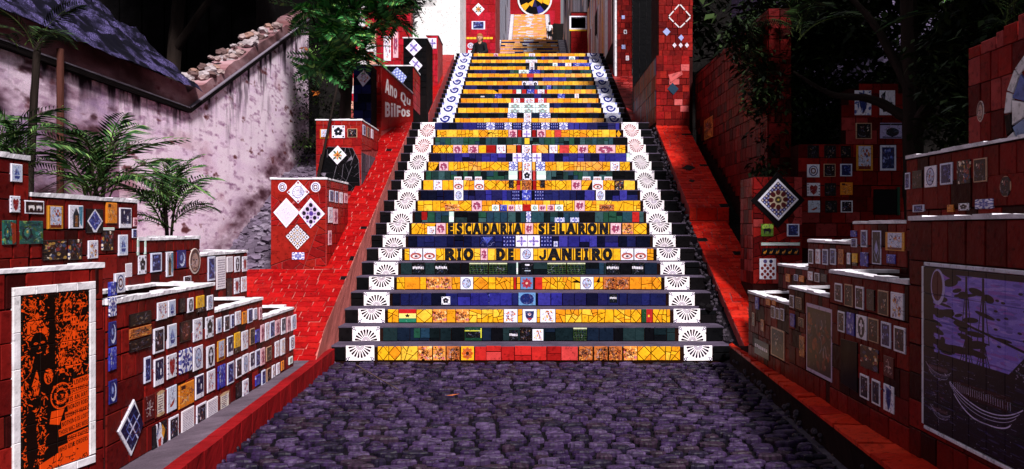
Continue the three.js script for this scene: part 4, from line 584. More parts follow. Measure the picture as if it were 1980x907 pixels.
  // upper row
  planter('planter', 'upper left planter faced with landscape and heraldic tiles below a young palm', [[XU, 4.4], [XU, 5.6], [-3.1, 5.6], [-3.1, 4.4]], .6, 1.63, [
    { a: [XU, 4.4], b: [XU, 5.6], y0: 1.0, y1: 1.625, pics: [[88, 398, 117, 443, 'cn'], [129, 397, 156, 442, 'ar'], [162, 404, 195, 450, 'ob'], [202, 392, 222, 432, 'or'], [227, 402, 250, 441, 'nv'], [191, 440, 217, 446, 'lt'], [193, 447, 215, 484, 'bz'], [225, 454, 243, 494, 'sh'], [166, 465, 185, 500, 'wo'], [78, 464, 124, 502, 'bz'], [128, 463, 154, 502, 'bz'], [254, 421, 262, 438, 'pk'], [252, 443, 260, 460, 'bl'], [42, 388, 80, 414, 'ho'], [32, 427, 78, 472, 'te']] }], { rims: [0, 1] });
  planter('planter', 'tallest upper left planter, at the picture edge, with a blue boat tile', [[XU + .005, 3.5], [XU + .005, 4.38], [-3.1, 4.38], [-3.1, 3.5]], .6, 1.82, [
    { a: [XU + .005, 3.5], b: [XU + .005, 4.38], y0: 1.0, y1: 1.815, pics: [[16, 317, 38, 352, 'sh'], [15, 379, 34, 411, 'hr'], [0, 426, 26, 473, 'to']] }, { a: [XU + .005, 4.381], b: [-3.1, 4.381], y0: 1.6, y1: 1.81 }], { rims: [0, 1] });
  planter('planter', 'upper left planter with a carved oval face and a moon tile, below the young palms', [[XU - .005, 5.602], [XU - .005, 6.67], [-3.1, 6.67], [-3.1, 5.602]], .5, 1.37, [
    { a: [XU - .005, 5.602], b: [XU - .005, 6.67], y0: .7, y1: 1.365, pics: [[261, 463, 265, 494, 'lt'], [276, 465, 279, 492, 'lt'], [264, 494, 279, 530, 'rs'], [288, 489, 309, 526, 'bl'], [318, 487, 331, 535, 'ar'], [340, 484, 356, 518, 'mo'], [363, 480, 385, 530, 'fa', 'oval'], [352, 534, 366, 545, 'fw'], [238, 509, 251, 536, 'tx']] }], { rims: [0, 1] });
  planter('planter', 'last planter of the upper left row, with pale text tiles and red medallions', [[XU - .01, 6.672], [XU - .01, 7.8], [-3.1, 7.8], [-3.1, 6.672]], .3, 1.225, [
    { a: [XU - .01, 6.672], b: [XU - .01, 7.8], y0: .5, y1: 1.22, pics: [[399, 496, 413, 543, 'bl'], [416, 496, 433, 559, 'tx'], [436, 496, 447, 526, 'tx'], [451, 496, 461, 526, 'xc'], [466, 496, 475, 525, 'hr'], [450, 538, 460, 568, 'hr'], [464, 535, 474, 564, 'gr'], [435, 538, 446, 572, 'dk']] }, { a: [-3.1, 6.671], b: [XU - .01, 6.671], y0: 1.1, y1: 1.22 }], { rims: [0, 1] });
  const bed = structure('planting_bed', 'dark earth bed behind the upper left planters');
  part(bed, 'earth', prism([[-4.08, 3.2], [-3.11, 3.2], [-3.11, 7.9], [-4.08, 7.9]], -.2, [1.5, 1.5, 1.0, 1.0]), M.soil);
}
// tall tiled piers stepping up the left ramp
{
  const red = M.pillarRed;
  planter('tiled_pier', 'red pier by the left ramp with four white lozenge tiles', [[-3.14, 9.9], [-2.47, 9.9], [-2.47, 11.06], [-3.14, 11.06]], .6, 2.045, [
    { a: [-3.14, 9.9], b: [-2.47, 9.9], y0: .85, y1: 2.04, mats: red, crazy: .014, skew: .75, diamonds: [[[577, 349], [599, 372], [577, 394], [555, 372], 'gc'], [[554, 383], [580, 411], [554, 441], [529, 411], 'gd'], [[601, 383], [629, 414], [601, 442], [577, 412], 'gs'], [[575, 433], [600, 458], [576, 484], [552, 457], 'gk']], pics: [[538, 353, 555, 371, 'rg', 'oval'], [601, 352, 620, 372, 'rg', 'oval'], [565, 488, 589, 502, 'az']] },
    { a: [-2.47, 9.9], b: [-2.47, 11.06], y0: (u) => .9 + u * .45, y1: 2.04, mats: red, w: .13, h: .12, pics: [[635, 368, 643, 390, 'bl'], [646, 370, 652, 392, 'bl'], [655, 372, 661, 393, 'gr'], [664, 374, 670, 393, 'pk'], [633, 401, 641, 431, 'gr'], [643, 404, 651, 433, 'pk'], [633, 446, 639, 474, 'pk']] }], { category: 'tiled pier', grout: M.groutRed });
  planter('tiled_pier', 'second red pier up the left ramp, with rose tile and black lozenge patch', [[-3.21, 12.26], [-2.53, 12.26], [-2.53, 13.6], [-3.21, 13.6]], 1.6, 3.07, [
    { a: [-3.21, 12.26], b: [-2.53, 12.26], y0: 1.95, y1: 3.065, mats: red, w: .11, h: .12, diamonds: [[[654, 282], [671, 301], [653, 319], [636, 300], 'go', .02]], pics: [[619, 250, 636, 268, 'cn'], [642, 243, 667, 267, 'rs'], [672, 249, 691, 266, 'ft']] },
    { a: [-2.53, 12.26], b: [-2.53, 13.6], y0: (u) => 2.62 + u * .1, y1: 3.065, mats: red, w: .1, h: .12, pics: [[700, 242, 705, 262, 'bl'], [708, 246, 713, 266, 'ft'], [716, 250, 720, 268, 'gr']] },
    { a: [-2.53, 12.26], b: [-2.53, 13.6], y0: (u) => 2.05 + u * .42, y1: 2.6, mats: [M.ledge, M.concreteDark], w: .3, h: .3 }], { category: 'tiled pier', grout: M.groutRed });
  { const T2 = scene.children[scene.children.length - 1], P2 = plane([-3.21, 12.26], [-2.53, 12.26]), pts = [[612, 344], [620, 300], [634, 284], [682, 286], [694, 310], [697, 366], [655, 372]].map(([x, y]) => P2.at(x, y)), q = area(pts) < 0 ? pts.reverse() : pts, o0 = q[0], out = []; part(T2, 'marble_bed', polyTile(q.map((k) => [k[0] - o0[0], k[1] - o0[1]]), .004, .001), M.concrete, P2.m(o0[0], o0[1], .009)); splitPoly(q, .012, .95, out); for (const k of out) { const i = inset(k, .003); if (i) part(T2, 'marble_piece', polyTile(i.map((e) => [e[0] - i[0][0], e[1] - i[0][1]]), .008, .002), pick(M.black), jit(P2.m(i[0][0], i[0][1], .013))); } }
  // slanted wall with hand-painted white letters
  const sl = (u) => u < .18 ? 4.33 : Math.max(3.95, 4.33 - (u - .18) * .62);
  const T = planter('tiled_pier', 'red pier with big hand-painted white letters facing the left ramp', [[-2.9, 14.36], [-2.61, 14.36], [-2.22, 15.5], [-2.9, 15.5]], 2.4, [4.31, 4.31, 4.0, 4.31], [
    { a: [-2.9, 14.36], b: [-2.61, 14.36], y0: 3.0, y1: 4.3, mats: red, w: .12, h: .12 }], { category: 'tiled pier', grout: M.groutRed, hollow: .1 });
  const P = plane([-2.61, 14.36], [-2.22, 15.5]), words = canvasMat(512, 512, (g, r) => { fillR(g, '#98090a', 0, 0, 512, 512); strokes(g, r, 0, 0, 512, 512, 14, '#5a0405', 3); g.fillStyle = g.strokeStyle = '#f2e8ea'; g.lineWidth = 7; g.font = 'bold 170px sans-serif'; const put = (t, x, y, w, rot) => { g.save(); g.translate(x, y); g.rotate(rot); g.scale(w / g.measureText(t).width, 1.05); g.fillText(t, 0, 0); g.strokeText(t, 0, 0); g.restore(); }; put('Ano', 50, 190, 190, .04); put('Qu', 290, 205, 180, .05); put('BilFos', 40, 400, 420, .0); }, { roughness: .5 });
  const L = P.len; for (let i = 0; i < 5; i++) for (let j = 0; j < 5; j++) { const w = L / 5, yl = 3.17, bo = (u) => yl + .3 * u / L, ya = (u) => ((4.28 + (3.97 - 4.28) * u / L) - bo(u)) / 5, a = i * w + .002, b = (i + 1) * w - .002, p = [[a, bo(a) + j * ya(a) + .003], [b, bo(b) + j * ya(b) + .003], [b, bo(b) + (j + 1) * ya(b)], [a, bo(a) + (j + 1) * ya(a)]]; part(T, 'painted_tile', polyTile(p.map(([x, y]) => [x - a, y - yl]), .009, .002, (k) => [(k[0] + a) / L, (k[1] + yl - bo(k[0] + a)) / (ya(k[0] + a) * 5)]), words, P.m(a, yl)); }
  planter('tiled_pier', 'black tiled pier with a pale blue lozenge, behind the lettered pier', [[-2.84, 16.02], [-2.29, 16.02], [-2.29, 17.0], [-2.84, 17.0]], 2.8, 4.63, [
    { a: [-2.84, 16.02], b: [-2.29, 16.02], y0: 3.8, y1: 4.625, mats: M.black, w: .13, h: .13, diamonds: [[[768, 130], [787, 149], [776, 166], [752, 146], 'gb']] }, { a: [-2.29, 16.02], b: [-2.29, 17], y0: 3.8, y1: 4.6, mats: M.farRed, w: .2 }], { category: 'tiled pier', grout: M.groutDark });
  planter('tiled_pier', 'tall black tiled pier with two pale violet lozenges, highest on the left', [[-2.71, 17.5], [-2.21, 17.5], [-2.21, 18.6], [-2.71, 18.6]], 3, 5.52, [
    { a: [-2.71, 17.5], b: [-2.21, 17.5], y0: 4.3, y1: 5.515, mats: M.black, w: .14, h: .14, diamonds: [[[800, 76], [816, 93], [800, 109], [784, 93], 'gp'], [[801, 110], [817, 127], [808, 138], [791, 122], 'gp']] }], { category: 'tiled pier', grout: M.groutDark });
  planter('tiled_pier', 'slim red pier with one white ornamental tile, right of the tall black pier', [[-2.56, 20.2], [-2.27, 20.2], [-2.27, 21.3], [-2.56, 21.3]], 4.3, 6.22, [
    { a: [-2.56, 20.2], b: [-2.27, 20.2], y0: 4.95, y1: 6.21, mats: M.farRed, w: .14, h: .14, pics: [[828, 74, 844, 94, 'gp']] }], { category: 'tiled pier', grout: M.groutRed });
  planter('tiled_pier', 'small dark pier with a pinkish lozenge, under the leafy tree', [[-2.98, 13.8], [-2.68, 13.8], [-2.68, 14.3], [-2.98, 14.3]], 2.3, 4.22, [
    { a: [-2.98, 13.8], b: [-2.68, 13.8], y0: 2.9, y1: 4.2, mats: M.navy, w: .14, h: .14, diamonds: [[[703, 135], [717, 151], [702, 168], [690, 150], 'gr']] }], { category: 'tiled pier', grout: M.groutDark, rims: [] });
  // red retaining wall with pale streaks behind the piers
  const bw = thing('retaining_wall', 'red wall with pale pink streaky tiles behind the black piers', 'wall', -3.4, 3, 18.9);
  part(bw, 'masonry', boxG(-4.2, -2.75, 2.8, 6.7, 18.92, 19.2), M.groutRed);
  face(bw, [-3.55, 18.91], [-2.76, 18.91], 4.2, 6.68, { mats: M.farRed, w: .16, h: .16, pics: [[742, 70, 756, 118, 'gr'], [760, 62, 770, 112, 'pk']] });
  face(bw, [-4.2, 18.91], [-3.56, 18.91], 4.2, 6.68, { mats: [M.white[1], M.pink[2], M.farRed[0]], w: .12, h: .2 });
}
// ---------- left: plastered wall, outbuilding roof, dark shed ----------
{
  const x = -4.1, W2 = thing('boundary_wall', 'tall mauve plastered wall with dark stains and a black moulding bent into a V', 'wall', x, .5, 9.8);
  const plasterT = dataTex(1024, 1024, (u, v) => {   // u along the wall 10.4 m, v up 6 m
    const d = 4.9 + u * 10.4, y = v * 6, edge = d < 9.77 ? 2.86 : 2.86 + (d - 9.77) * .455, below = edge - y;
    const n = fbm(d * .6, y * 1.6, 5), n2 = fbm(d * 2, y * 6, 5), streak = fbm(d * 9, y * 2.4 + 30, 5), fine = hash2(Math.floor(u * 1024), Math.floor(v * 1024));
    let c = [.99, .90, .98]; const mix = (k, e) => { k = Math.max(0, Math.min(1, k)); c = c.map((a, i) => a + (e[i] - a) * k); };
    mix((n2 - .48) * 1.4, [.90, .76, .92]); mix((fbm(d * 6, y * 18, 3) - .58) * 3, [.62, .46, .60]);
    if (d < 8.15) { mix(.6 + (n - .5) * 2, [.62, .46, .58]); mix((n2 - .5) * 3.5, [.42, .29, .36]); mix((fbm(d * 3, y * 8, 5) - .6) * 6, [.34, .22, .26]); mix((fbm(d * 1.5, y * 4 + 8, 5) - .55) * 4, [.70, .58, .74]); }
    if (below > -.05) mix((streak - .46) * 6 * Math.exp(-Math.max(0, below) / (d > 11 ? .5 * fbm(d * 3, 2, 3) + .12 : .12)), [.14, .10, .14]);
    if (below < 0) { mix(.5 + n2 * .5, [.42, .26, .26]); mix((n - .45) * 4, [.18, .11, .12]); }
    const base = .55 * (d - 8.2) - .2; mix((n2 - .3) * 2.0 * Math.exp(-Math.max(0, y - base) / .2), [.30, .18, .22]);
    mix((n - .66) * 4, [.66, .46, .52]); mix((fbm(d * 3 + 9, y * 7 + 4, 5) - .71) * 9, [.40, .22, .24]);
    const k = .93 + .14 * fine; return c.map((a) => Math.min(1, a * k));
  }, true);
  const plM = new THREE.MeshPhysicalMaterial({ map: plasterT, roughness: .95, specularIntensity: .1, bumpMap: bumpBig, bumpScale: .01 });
  const top = (d) => d < 9.77 ? 3.16 : 3.02 + (d - 9.77) * .455 + .1 * (fbm(d * 2.3, 3, 3) - .2), Tr = [], U = [], v = (a, d, y) => { Tr.push(a, y, -d); U.push((d - 4.9) / 10.4, y / 6); };
  for (let d = 4.9; d < 15.14; d += .08) { const e = Math.min(d + .08, 15.14), q = (x0, x1, da, ya, db, yb) => { v(x0, da, ya); v(x1, db, ya === yb ? ya : yb); }; const A = top(d), B = top(e);
    for (const xx of [x, x - .3]) { v(xx, d, 0); v(xx, e, 0); v(xx, e, B); v(xx, d, 0); v(xx, e, B); v(xx, d, A); }
    v(x, d, A); v(x, e, B); v(x - .3, e, B); v(x, d, A); v(x - .3, e, B); v(x - .3, d, A); }
  v(x, 15.14, 0); v(x - .3, 15.14, 0); v(x - .3, 15.14, top(15.14)); v(x, 15.14, 0); v(x - .3, 15.14, top(15.14)); v(x, 15.14, top(15.14));
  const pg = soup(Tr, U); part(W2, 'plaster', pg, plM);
  const bar = (d0, y0, d1, y1, r) => { const a = V(x + .02, y0, -d0), b = V(x + .02, y1, -d1), g = new THREE.BoxGeometry(.05, r, a.distanceTo(b)); g.applyMatrix4(new THREE.Matrix4().lookAt(b, a, V(0, 1, 0)).setPosition(a.clone().add(b).multiplyScalar(.5))); return g; };
  part(W2, 'moulding', mergeGeometries([bar(4.9, 2.88, 9.77, 2.86, .05), bar(9.77, 2.86, 15.1, 5.285, .045)]), M.groutDark);
  part(W2, 'drip_edge', mergeGeometries([bar(4.9, 2.915, 9.75, 2.895, .014), bar(9.8, 2.91, 15.1, 5.325, .012)]), M.concrete);
  part(W2, 'downpipe', new THREE.CylinderGeometry(.03, .03, 2.6, 10).translate(x + .06, 1.7, -7.02), stoneM(.14, .05, .04));
  const rubM = [stoneM(.55, .40, .40), stoneM(.45, .26, .22), stoneM(.62, .52, .56), stoneM(.2, .12, .12)];
  for (let i = 0; i < 80; i++) { const d = rr(9.9, 13.6), s = rr(.03, .1), g = new THREE.DodecahedronGeometry(s, 0), p = g.attributes.position; for (let k = 0; k < p.count; k++) { const h = 1 + .3 * (hash2(i * 7 + Math.round(p.getX(k) * 200), Math.round(p.getY(k) * 200 + p.getZ(k) * 90)) - .5); p.setXYZ(k, p.getX(k) * h, p.getY(k) * h * .7, p.getZ(k) * h); } g.rotateY(rr(0, 3)); g.computeVertexNormals(); part(W2, 'stone', g.translate(x - rr(.02, .28), top(d) + rr(-.04, .1), -d), pick(rubM)); }
  // outbuilding
  const O = thing('outbuilding', 'outbuilding with a rough blue-grey mossy roof above the mauve wall', 'outbuilding', -5.2, 2, 7);
  const roofT = dataTex(512, 512, (u, w) => { const n = fbm(u * 26, w * 13, 5), m = fbm(u * 7 + 3, w * 4, 4); const k = Math.max(0, (n - .34) * 2.2); const g2 = hash2(Math.floor(u * 512), Math.floor(w * 512)), q = Math.max(0, Math.min(1, (n - .40) * 4.5 * (.5 + m))) * (.65 + .5 * g2); return [.05 + .33 * q * g2 + .06 * q, .045 + .3 * q * g2 + .05 * q, .09 + .4 * q * g2 + .12 * q]; }, true);
  const rp = [], ru = [], ri = [], nx = 60, nd = 130, ht = (a, b) => Math.min(1, .25 + a * 6) * (.18 * (fbm(a * 9, b * 10, 4) - .5) + .12 * (fbm(a * 30, b * 36, 3) - .5));
  for (let j = 0; j <= nd; j++) for (let i = 0; i <= nx; i++) { const a = i / nx, b = j / nd, ragged = i > 0 ? .25 * (fbm(a * 6, 7, 3) - .5) * (b > .93 ? 1 : 0) : 0; rp.push(-3.98 - a * 2.2, 3.12 + a * 1.95 + ht(a, b), -(4.4 + b * 5.55 + ragged)); ru.push(a, b * 2); }
  for (let j = 0; j < nd; j++) for (let i = 0; i < nx; i++) { const a = j * (nx + 1) + i; ri.push(a, a + 1, a + nx + 1, a + 1, a + nx + 2, a + nx + 1); }
  const rg = new THREE.BufferGeometry(); rg.setAttribute('position', new THREE.Float32BufferAttribute(rp, 3)); rg.setAttribute('uv', new THREE.Float32BufferAttribute(ru, 2)); rg.setIndex(ri); rg.computeVertexNormals();
  const rf = part(O, 'roof', rg, new THREE.MeshPhysicalMaterial({ map: roofT, roughness: 1, specularIntensity: .1, bumpMap: roofT, bumpScale: .05 }));
  part(rf, 'rafter', boxG(-6.1, -4.42, 2.9, 3.0, 9.7, 9.8), M.groutDark); part(O, 'gable_wall', prism([[-6.2, 4.6], [-4.45, 4.6], [-4.45, 9.7], [-6.2, 9.7]], 0, [4.8, 3.28, 3.28, 4.8]), stoneM(.25, .16, .18));
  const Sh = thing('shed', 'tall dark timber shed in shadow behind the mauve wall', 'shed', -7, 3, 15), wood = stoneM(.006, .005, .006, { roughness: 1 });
  part(Sh, 'wall', boxG(-10.5, -4.9, 1.5, 9.2, 14.6, 19), wood); for (let i = 0; i < 14; i++) part(Sh, 'board', boxG(-10.5 + i * .4, -10.5 + i * .4 + .37, 2.5, 9.1, 14.55 - (i % 3) * .004, 14.598), wood);
  part(Sh, 'roof', prism([[-11, 14], [-4.5, 14], [-4.5, 19.4], [-11, 19.4]], 9.21, [9.4, 9.4, 10.6, 10.6]), wood);
  part(Sh, 'window', boxG(-4.98, -4.84, 5.62, 6.0, 14.53, 14.56), stoneM(.55, .62, .8));
}
{
  const rm = [stoneM(.26, .20, .30), stoneM(.16, .12, .18), stoneM(.34, .28, .38)];
  const T = thing('rubble_slope', 'rough grey rubble slope between the mauve wall and the red piers', 'rubble slope', -3.6, 1, 11);
  const sets = [[], [], []]; for (let i = 0; i < 900; i++) { const d = rr(8.4, 15), x = rr(-4.08, d < 9.85 ? -3.42 : -2.66), s = rr(.015, .07) * (R() < .1 ? 1.8 : 1), g = new THREE.DodecahedronGeometry(s, 0); g.scale(1, .6, 1.2); g.rotateY(rr(0, 3)); g.rotateX(rr(-.5, .5)); g.translate(x, hillY(x, d) + s * .2, -d); sets[i % 3].push(g); }
  sets.forEach((l, i) => { part(T, 'rubble', mergeGeometries(l), rm[i]).userData.kind = 'stuff'; });
}
// ---------- right side ----------
const XR = 2.13, XRU = 2.6, bz = [.45, .5];
{
  planter('planter', 'nearest red planter on the right, carrying a large violet tile mural of sailing ships', [[XR, 4.56], [XR, 2.9], [2.59, 2.9], [2.59, 4.56]], 0, 1.50, [
    { a: [XR, 4.56], b: [XR, 2.9], y0: .2, y1: 1.495, w: .17, h: .16 }, { a: [2.59, 4.561], b: [XR, 4.561], y0: 1.1, y1: 1.49 }], { rims: [0, 3] });
  const T = scene.children[scene.children.length - 1], P = plane([XR, 4.56], [XR, 2.9]);
  const ships = canvasMat(1024, 768, (g, r) => {
    fillR(g, '#7e6cd4', 0, 0, 1024, 768); for (let i = 0; i < 500; i++) { g.fillStyle = ['#8e7cdc', '#6658b8', '#9c84dc', '#8c5cc0'][Math.floor(r() * 4)]; g.beginPath(); g.ellipse(r() * 1024, r() * 420, 10 + r() * 46, 2 + r() * 7, 0, 0, 7); g.fill(); }
    fillR(g, '#06050f', 0, 400, 1024, 368); for (let i = 0; i < 160; i++) { g.fillStyle = ['rgba(60,54,130,.5)', 'rgba(120,110,190,.4)', 'rgba(20,18,50,.8)'][Math.floor(r() * 3)]; g.beginPath(); g.ellipse(r() * 1024, 420 + r() * 340, 8 + r() * 40, 1.5 + r() * 3, 0, 0, 7); g.fill(); } fillR(g, '#08060e', 0, 0, 90, 420); for (let i = 0; i < 74; i++) { g.fillStyle = '#0a0810'; g.beginPath(); g.ellipse(40 + r() * 620 * r(), 20 + r() * 380, 20 + r() * 60, 5 + r() * 14, r() * .4 - .2, 0, 7); g.fill(); } fillR(g, '#0a0810', 0, 0, 1024, 26);
    ell(g, '#a8a0d8', 130, 90, 62, 84); ell(g, '#4a1c22', 124, 86, 48, 70); poly(g, '#0a0810', 640, 420, 760, 320, 860, 290, 1024, 240, 1024, 430); for (let i = 0; i < 110; i++) ell(g, '#8a80a8', 700 + r() * 324, 310 + r() * 110, 4, 3);
    const ship = (x, y, s) => { g.save(); g.translate(x, y); g.scale(s, s); g.strokeStyle = '#0c0812'; for (const m of [-60, 40]) { g.lineWidth = 12; g.beginPath(); g.moveTo(m, 60); g.lineTo(m, -330); g.stroke(); g.lineWidth = 5; for (const k of [-70, -40, 40, 70]) { g.beginPath(); g.moveTo(m, -120); g.lineTo(m + k, 50); g.stroke(); } for (const k of [-34, 34]) { g.beginPath(); g.moveTo(m, -310); g.lineTo(m + k, -110); g.lineTo(m, -110); g.stroke(); } } g.lineWidth = 8; g.beginPath(); g.moveTo(-190, -180); g.lineTo(290, -110); g.stroke(); poly(g, '#2a0a0c', -150, 50, 190, 40, 170, 90, -120, 100); poly(g, '#120c1c', -210, 30, -110, 100, 150, 120, 270, 60, 210, 170, -110, 190); g.strokeStyle = '#c8c0f0'; for (const [w, o] of [[4, 0], [3, 16], [2, 34], [5, 62]]) { g.lineWidth = w; g.beginPath(); g.moveTo(-200 + o, 36 + o); g.quadraticCurveTo(-120 + o, 100 + o, 30, 116 + o * .7); g.quadraticCurveTo(160, 122 + o * .6, 250 - o, 66 + o); g.stroke(); } g.lineWidth = 2; for (let k = 0; k < 26; k++) { g.beginPath(); g.moveTo(-140 + k * 13, 50 + r() * 10); g.lineTo(-138 + k * 13, 84); g.stroke(); } g.restore(); };
    ship(440, 440, 1.25); ship(120, 440, .5); ship(900, 640, .6); ship(140, 640, .4);
    for (let i = 0; i < 420; i++) { const y = 440 + r() * 320; g.fillStyle = ['#5a52a0', '#2a2450', '#8a84c0', '#1a1428'][Math.floor(r() * 4)]; g.globalAlpha = .25 + r() * .5; g.fillRect(r() * 1024, y, 4 + r() * 34, 1.5 + r() * 2); } g.globalAlpha = 1;
    for (let i = 0; i < 90; i++) { const x = 40 + r() * 160, y = 430 + r() * 300; g.strokeStyle = ['#a8a0d0', '#6a3038', '#3a3468'][Math.floor(r() * 3)]; g.lineWidth = 2; g.beginPath(); g.moveTo(x, y); g.lineTo(x + r() * 40 - 10, y + r() * 16 - 6); g.stroke(); }
    for (let i = 0; i < 22; i++) { g.fillStyle = '#1a1020'; g.beginPath(); g.ellipse(500 + r() * 480, 60 + r() * 240, 14, 5, 0, 0, 7); g.fill(); } for (let i = 0; i < 60; i++) ell(g, '#c0b8d8', r() * 1024, 440 + r() * 320, 2, 2);
    for (let i = 0; i < 9000; i++) { g.fillStyle = r() > .5 ? 'rgba(215,195,250,.2)' : 'rgba(10,6,20,.2)'; g.fillRect(r() * 1024, r() * 768, 3, 2); }
  });
  const [u0] = P.at(1793, 660), u1 = u0 + 1.2, yB = .41, yT = 1.255, nU = 8, nV = 6, cw = (u1 - u0) / nU, ch = (yT - yB) / nV;
  for (let i = 0; i < nU; i++) for (let j = 0; j < nV; j++) part(T, 'mural_tile', polyTile([[0, 0], [cw - .002, 0], [cw - .002, ch - .002], [0, ch - .002]], .012, .0015, (a) => [(i + a[0] / cw) / nU, (j + a[1] / ch) / nV]), ships, P.m(u0 + i * cw, yB + j * ch, .008));
  for (let k = 0; k < nU; k++) for (const y of [yB - .024, yT + .002]) part(T, 'frame_tile', rectTile(cw - .004, .022, .02), stoneFrame(), P.m(u0 + k * cw, y));
  for (let k = 0; k < nV; k++) part(T, 'frame_tile', rectTile(.02, ch - .004, .02), stoneFrame(), P.m(u0 - .024, yB + k * ch));
  function stoneFrame() { return pick(FRAME); }
  planter('planter', 'right kerb planter with two rows of portrait tiles and three tiles near its foot', [[XR + .005, 5.78], [XR + .005, 4.57], [2.59, 4.57], [2.59, 5.78]], 0, 1.14, [
    { a: [XR + .005, 5.78], b: [XR + .005, 4.57], y0: .2, y1: 1.135, w: .18, h: .15, diamonds: [[[1630, 655], [1662, 663], [1662, 760], [1630, 740], 'dk', -.002, M.black[0], 'black_tile']],
      pics: [[1618, 548, 1632, 583, 'fw'], [1637, 550, 1653, 593, 'ft'], [1658, 554, 1674, 598, 'fw'], [1680, 560, 1695, 600, 'dk'], [1702, 562, 1722, 610, 'ft'], [1727, 566, 1751, 617, 'wo'], [1624, 602, 1637, 642, 'fw'], [1641, 605, 1656, 648, 'bb'], [1660, 610, 1680, 656, 'xc'], [1683, 616, 1703, 662, 'ft'], [1708, 623, 1727, 672, 'bl'], [1733, 632, 1755, 682, 'fw'], [1668, 672, 1703, 715, 'bz'], [1713, 690, 1733, 730, 'xd'], [1667, 725, 1684, 771, 'fw'], [1690, 735, 1706, 783, 'fw'], [1713, 745, 1733, 797, 'sd']] }], { rims: [0, 3] });
  planter('planter', 'right kerb planter with a big framed dark red mural tile panel', [[XR + .01, 6.705], [XR + .01, 5.79], [2.59, 5.79], [2.59, 6.705]], 0, .963, [
    { a: [XR + .01, 6.705], b: [XR + .01, 5.79], y0: .2, y1: .96, w: .15, h: .14, pics: [[1563, 592, 1613, 728, 'bigframe'], [1530, 571, 1538, 595, 'fw'], [1542, 575, 1553, 598, 'ft'], [1531, 607, 1540, 632, 'bb'], [1547, 615, 1557, 632, 'ft'], [1549, 650, 1559, 690, 'sc']] }], { rims: [0, 3, 2] });
  planter('planter', 'lowest planter on the right kerb, nearest the stairs, small dark picture tiles', [[XR + .02, 7.98], [XR + .02, 6.715], [2.59, 6.715], [2.59, 7.98]], 0, .82, [
    { a: [XR + .02, 7.98], b: [XR + .02, 6.715], y0: .2, y1: .815, w: .14, h: .14, pics: [[1463, 575, 1470, 598, 'bb'], [1457, 605, 1462, 630, 'ft'], [1474, 618, 1480, 640, 'sc'], [1494, 592, 1501, 615, 'fw'], [1503, 596, 1510, 617, 'fw'], [1512, 597, 1519, 620, 'fw'], [1494, 636, 1520, 692, 'ft'], [1462, 660, 1490, 690, 'wt'], [1484, 577, 1492, 590, 'or'], [1496, 580, 1503, 590, 'or']] }, { a: [2.59, 7.981], b: [XR + .02, 7.981], y0: .2, y1: .815 }], { rims: [0, 2, 3] });
  // upper row
  planter('planter', 'upper right planter with four tall portrait tiles and an oval medallion', [[XRU, 5.61], [XRU, 4.0], [3.0, 4.0], [3.0, 5.61]], .6, 1.93, [
    { a: [XRU, 5.61], b: [XRU, 4.0], y0: 1.3, y1: 1.925, w: .16, h: .15, pics: [[1754, 334, 1763, 366, 'bl'], [1768, 330, 1787, 364, 'dk'], [1792, 321, 1815, 362, 'md'], [1822, 315, 1846, 357, 'bl'], [1855, 310, 1881, 355, 'bz'], [1887, 306, 1913, 352, 'ft'], [1937, 340, 1959, 381, 'ft', 'oval'], [1769, 396, 1791, 410, 'bl'], [1836, 396, 1848, 410, 'or'], [1858, 393, 1878, 407, 'rs'], [1890, 385, 1925, 404, 'az']] },
    { a: [3.0, 5.611], b: [XRU, 5.611], y0: 1.3, y1: 1.92 }], { rims: [0, 1, 2] });
  planter('planter', 'upper right planter with a tall black lozenge tile and an angel tile', [[XRU + .01, 6.55], [XRU + .01, 5.62], [3.0, 5.62], [3.0, 6.55]], .5, 1.49, [
    { a: [XRU + .01, 6.55], b: [XRU + .01, 5.62], y0: .9, y1: 1.485, w: .14, h: .15, pics: [[1690, 446, 1707, 511, 'dm'], [1716, 449, 1753, 485, 'cn'], [1648, 446, 1660, 458, 'bb'], [1649, 461, 1660, 478, 'bl'], [1668, 445, 1680, 478, 'bl'], [1651, 490, 1661, 514, 'yo'], [1667, 488, 1682, 515, 'bb'], [1718, 492, 1735, 510, 'bb']] }], { rims: [0, 3, 2] });
  planter('planter', 'upper right planter with a row of slim upright tiles, below the small picture grid', [[XRU + .02, 7.65], [XRU + .02, 6.56], [3.0, 6.56], [3.0, 7.65]], .4, 1.325, [
    { a: [XRU + .02, 7.65], b: [XRU + .02, 6.56], y0: .7, y1: 1.32, w: .13, h: .14, pics: [[1566, 482, 1575, 510, 'fw'], [1580, 482, 1589, 510, 'gr'], [1593, 482, 1604, 512, 'bl'], [1608, 481, 1619, 512, 'bl'], [1624, 482, 1634, 511, 'sc'], [1641, 489, 1647, 511, 'gr'], [1565, 525, 1574, 542, 'gr'], [1578, 528, 1587, 545, 'fw'], [1590, 530, 1602, 545, 'dk']] }], { rims: [0, 3, 2] });
  planter('planter', 'short low planter at the foot of the right lozenge pier, small orange tiles', [[XRU + .03, 8.6], [XRU + .03, 7.66], [3.0, 7.66], [3.0, 8.6]], .2, 1.06, [
    { a: [XRU + .03, 8.6], b: [XRU + .03, 7.66], y0: .4, y1: 1.055, w: .13, h: .13, pics: [[1522, 530, 1530, 545, 'or'], [1538, 531, 1545, 543, 'bl'], [1548, 533, 1557, 545, 'or']] }], { rims: [0, 3, 2] });
  const bed = structure('planting_bed', 'dark earth bed behind the upper right planters');
  part(bed, 'earth', prism([[3.01, 3], [6.5, 3], [6.5, 9.5], [3.01, 9.5]], -.2, [1.25, 1.25, 1.0, 1.0]), M.soil);
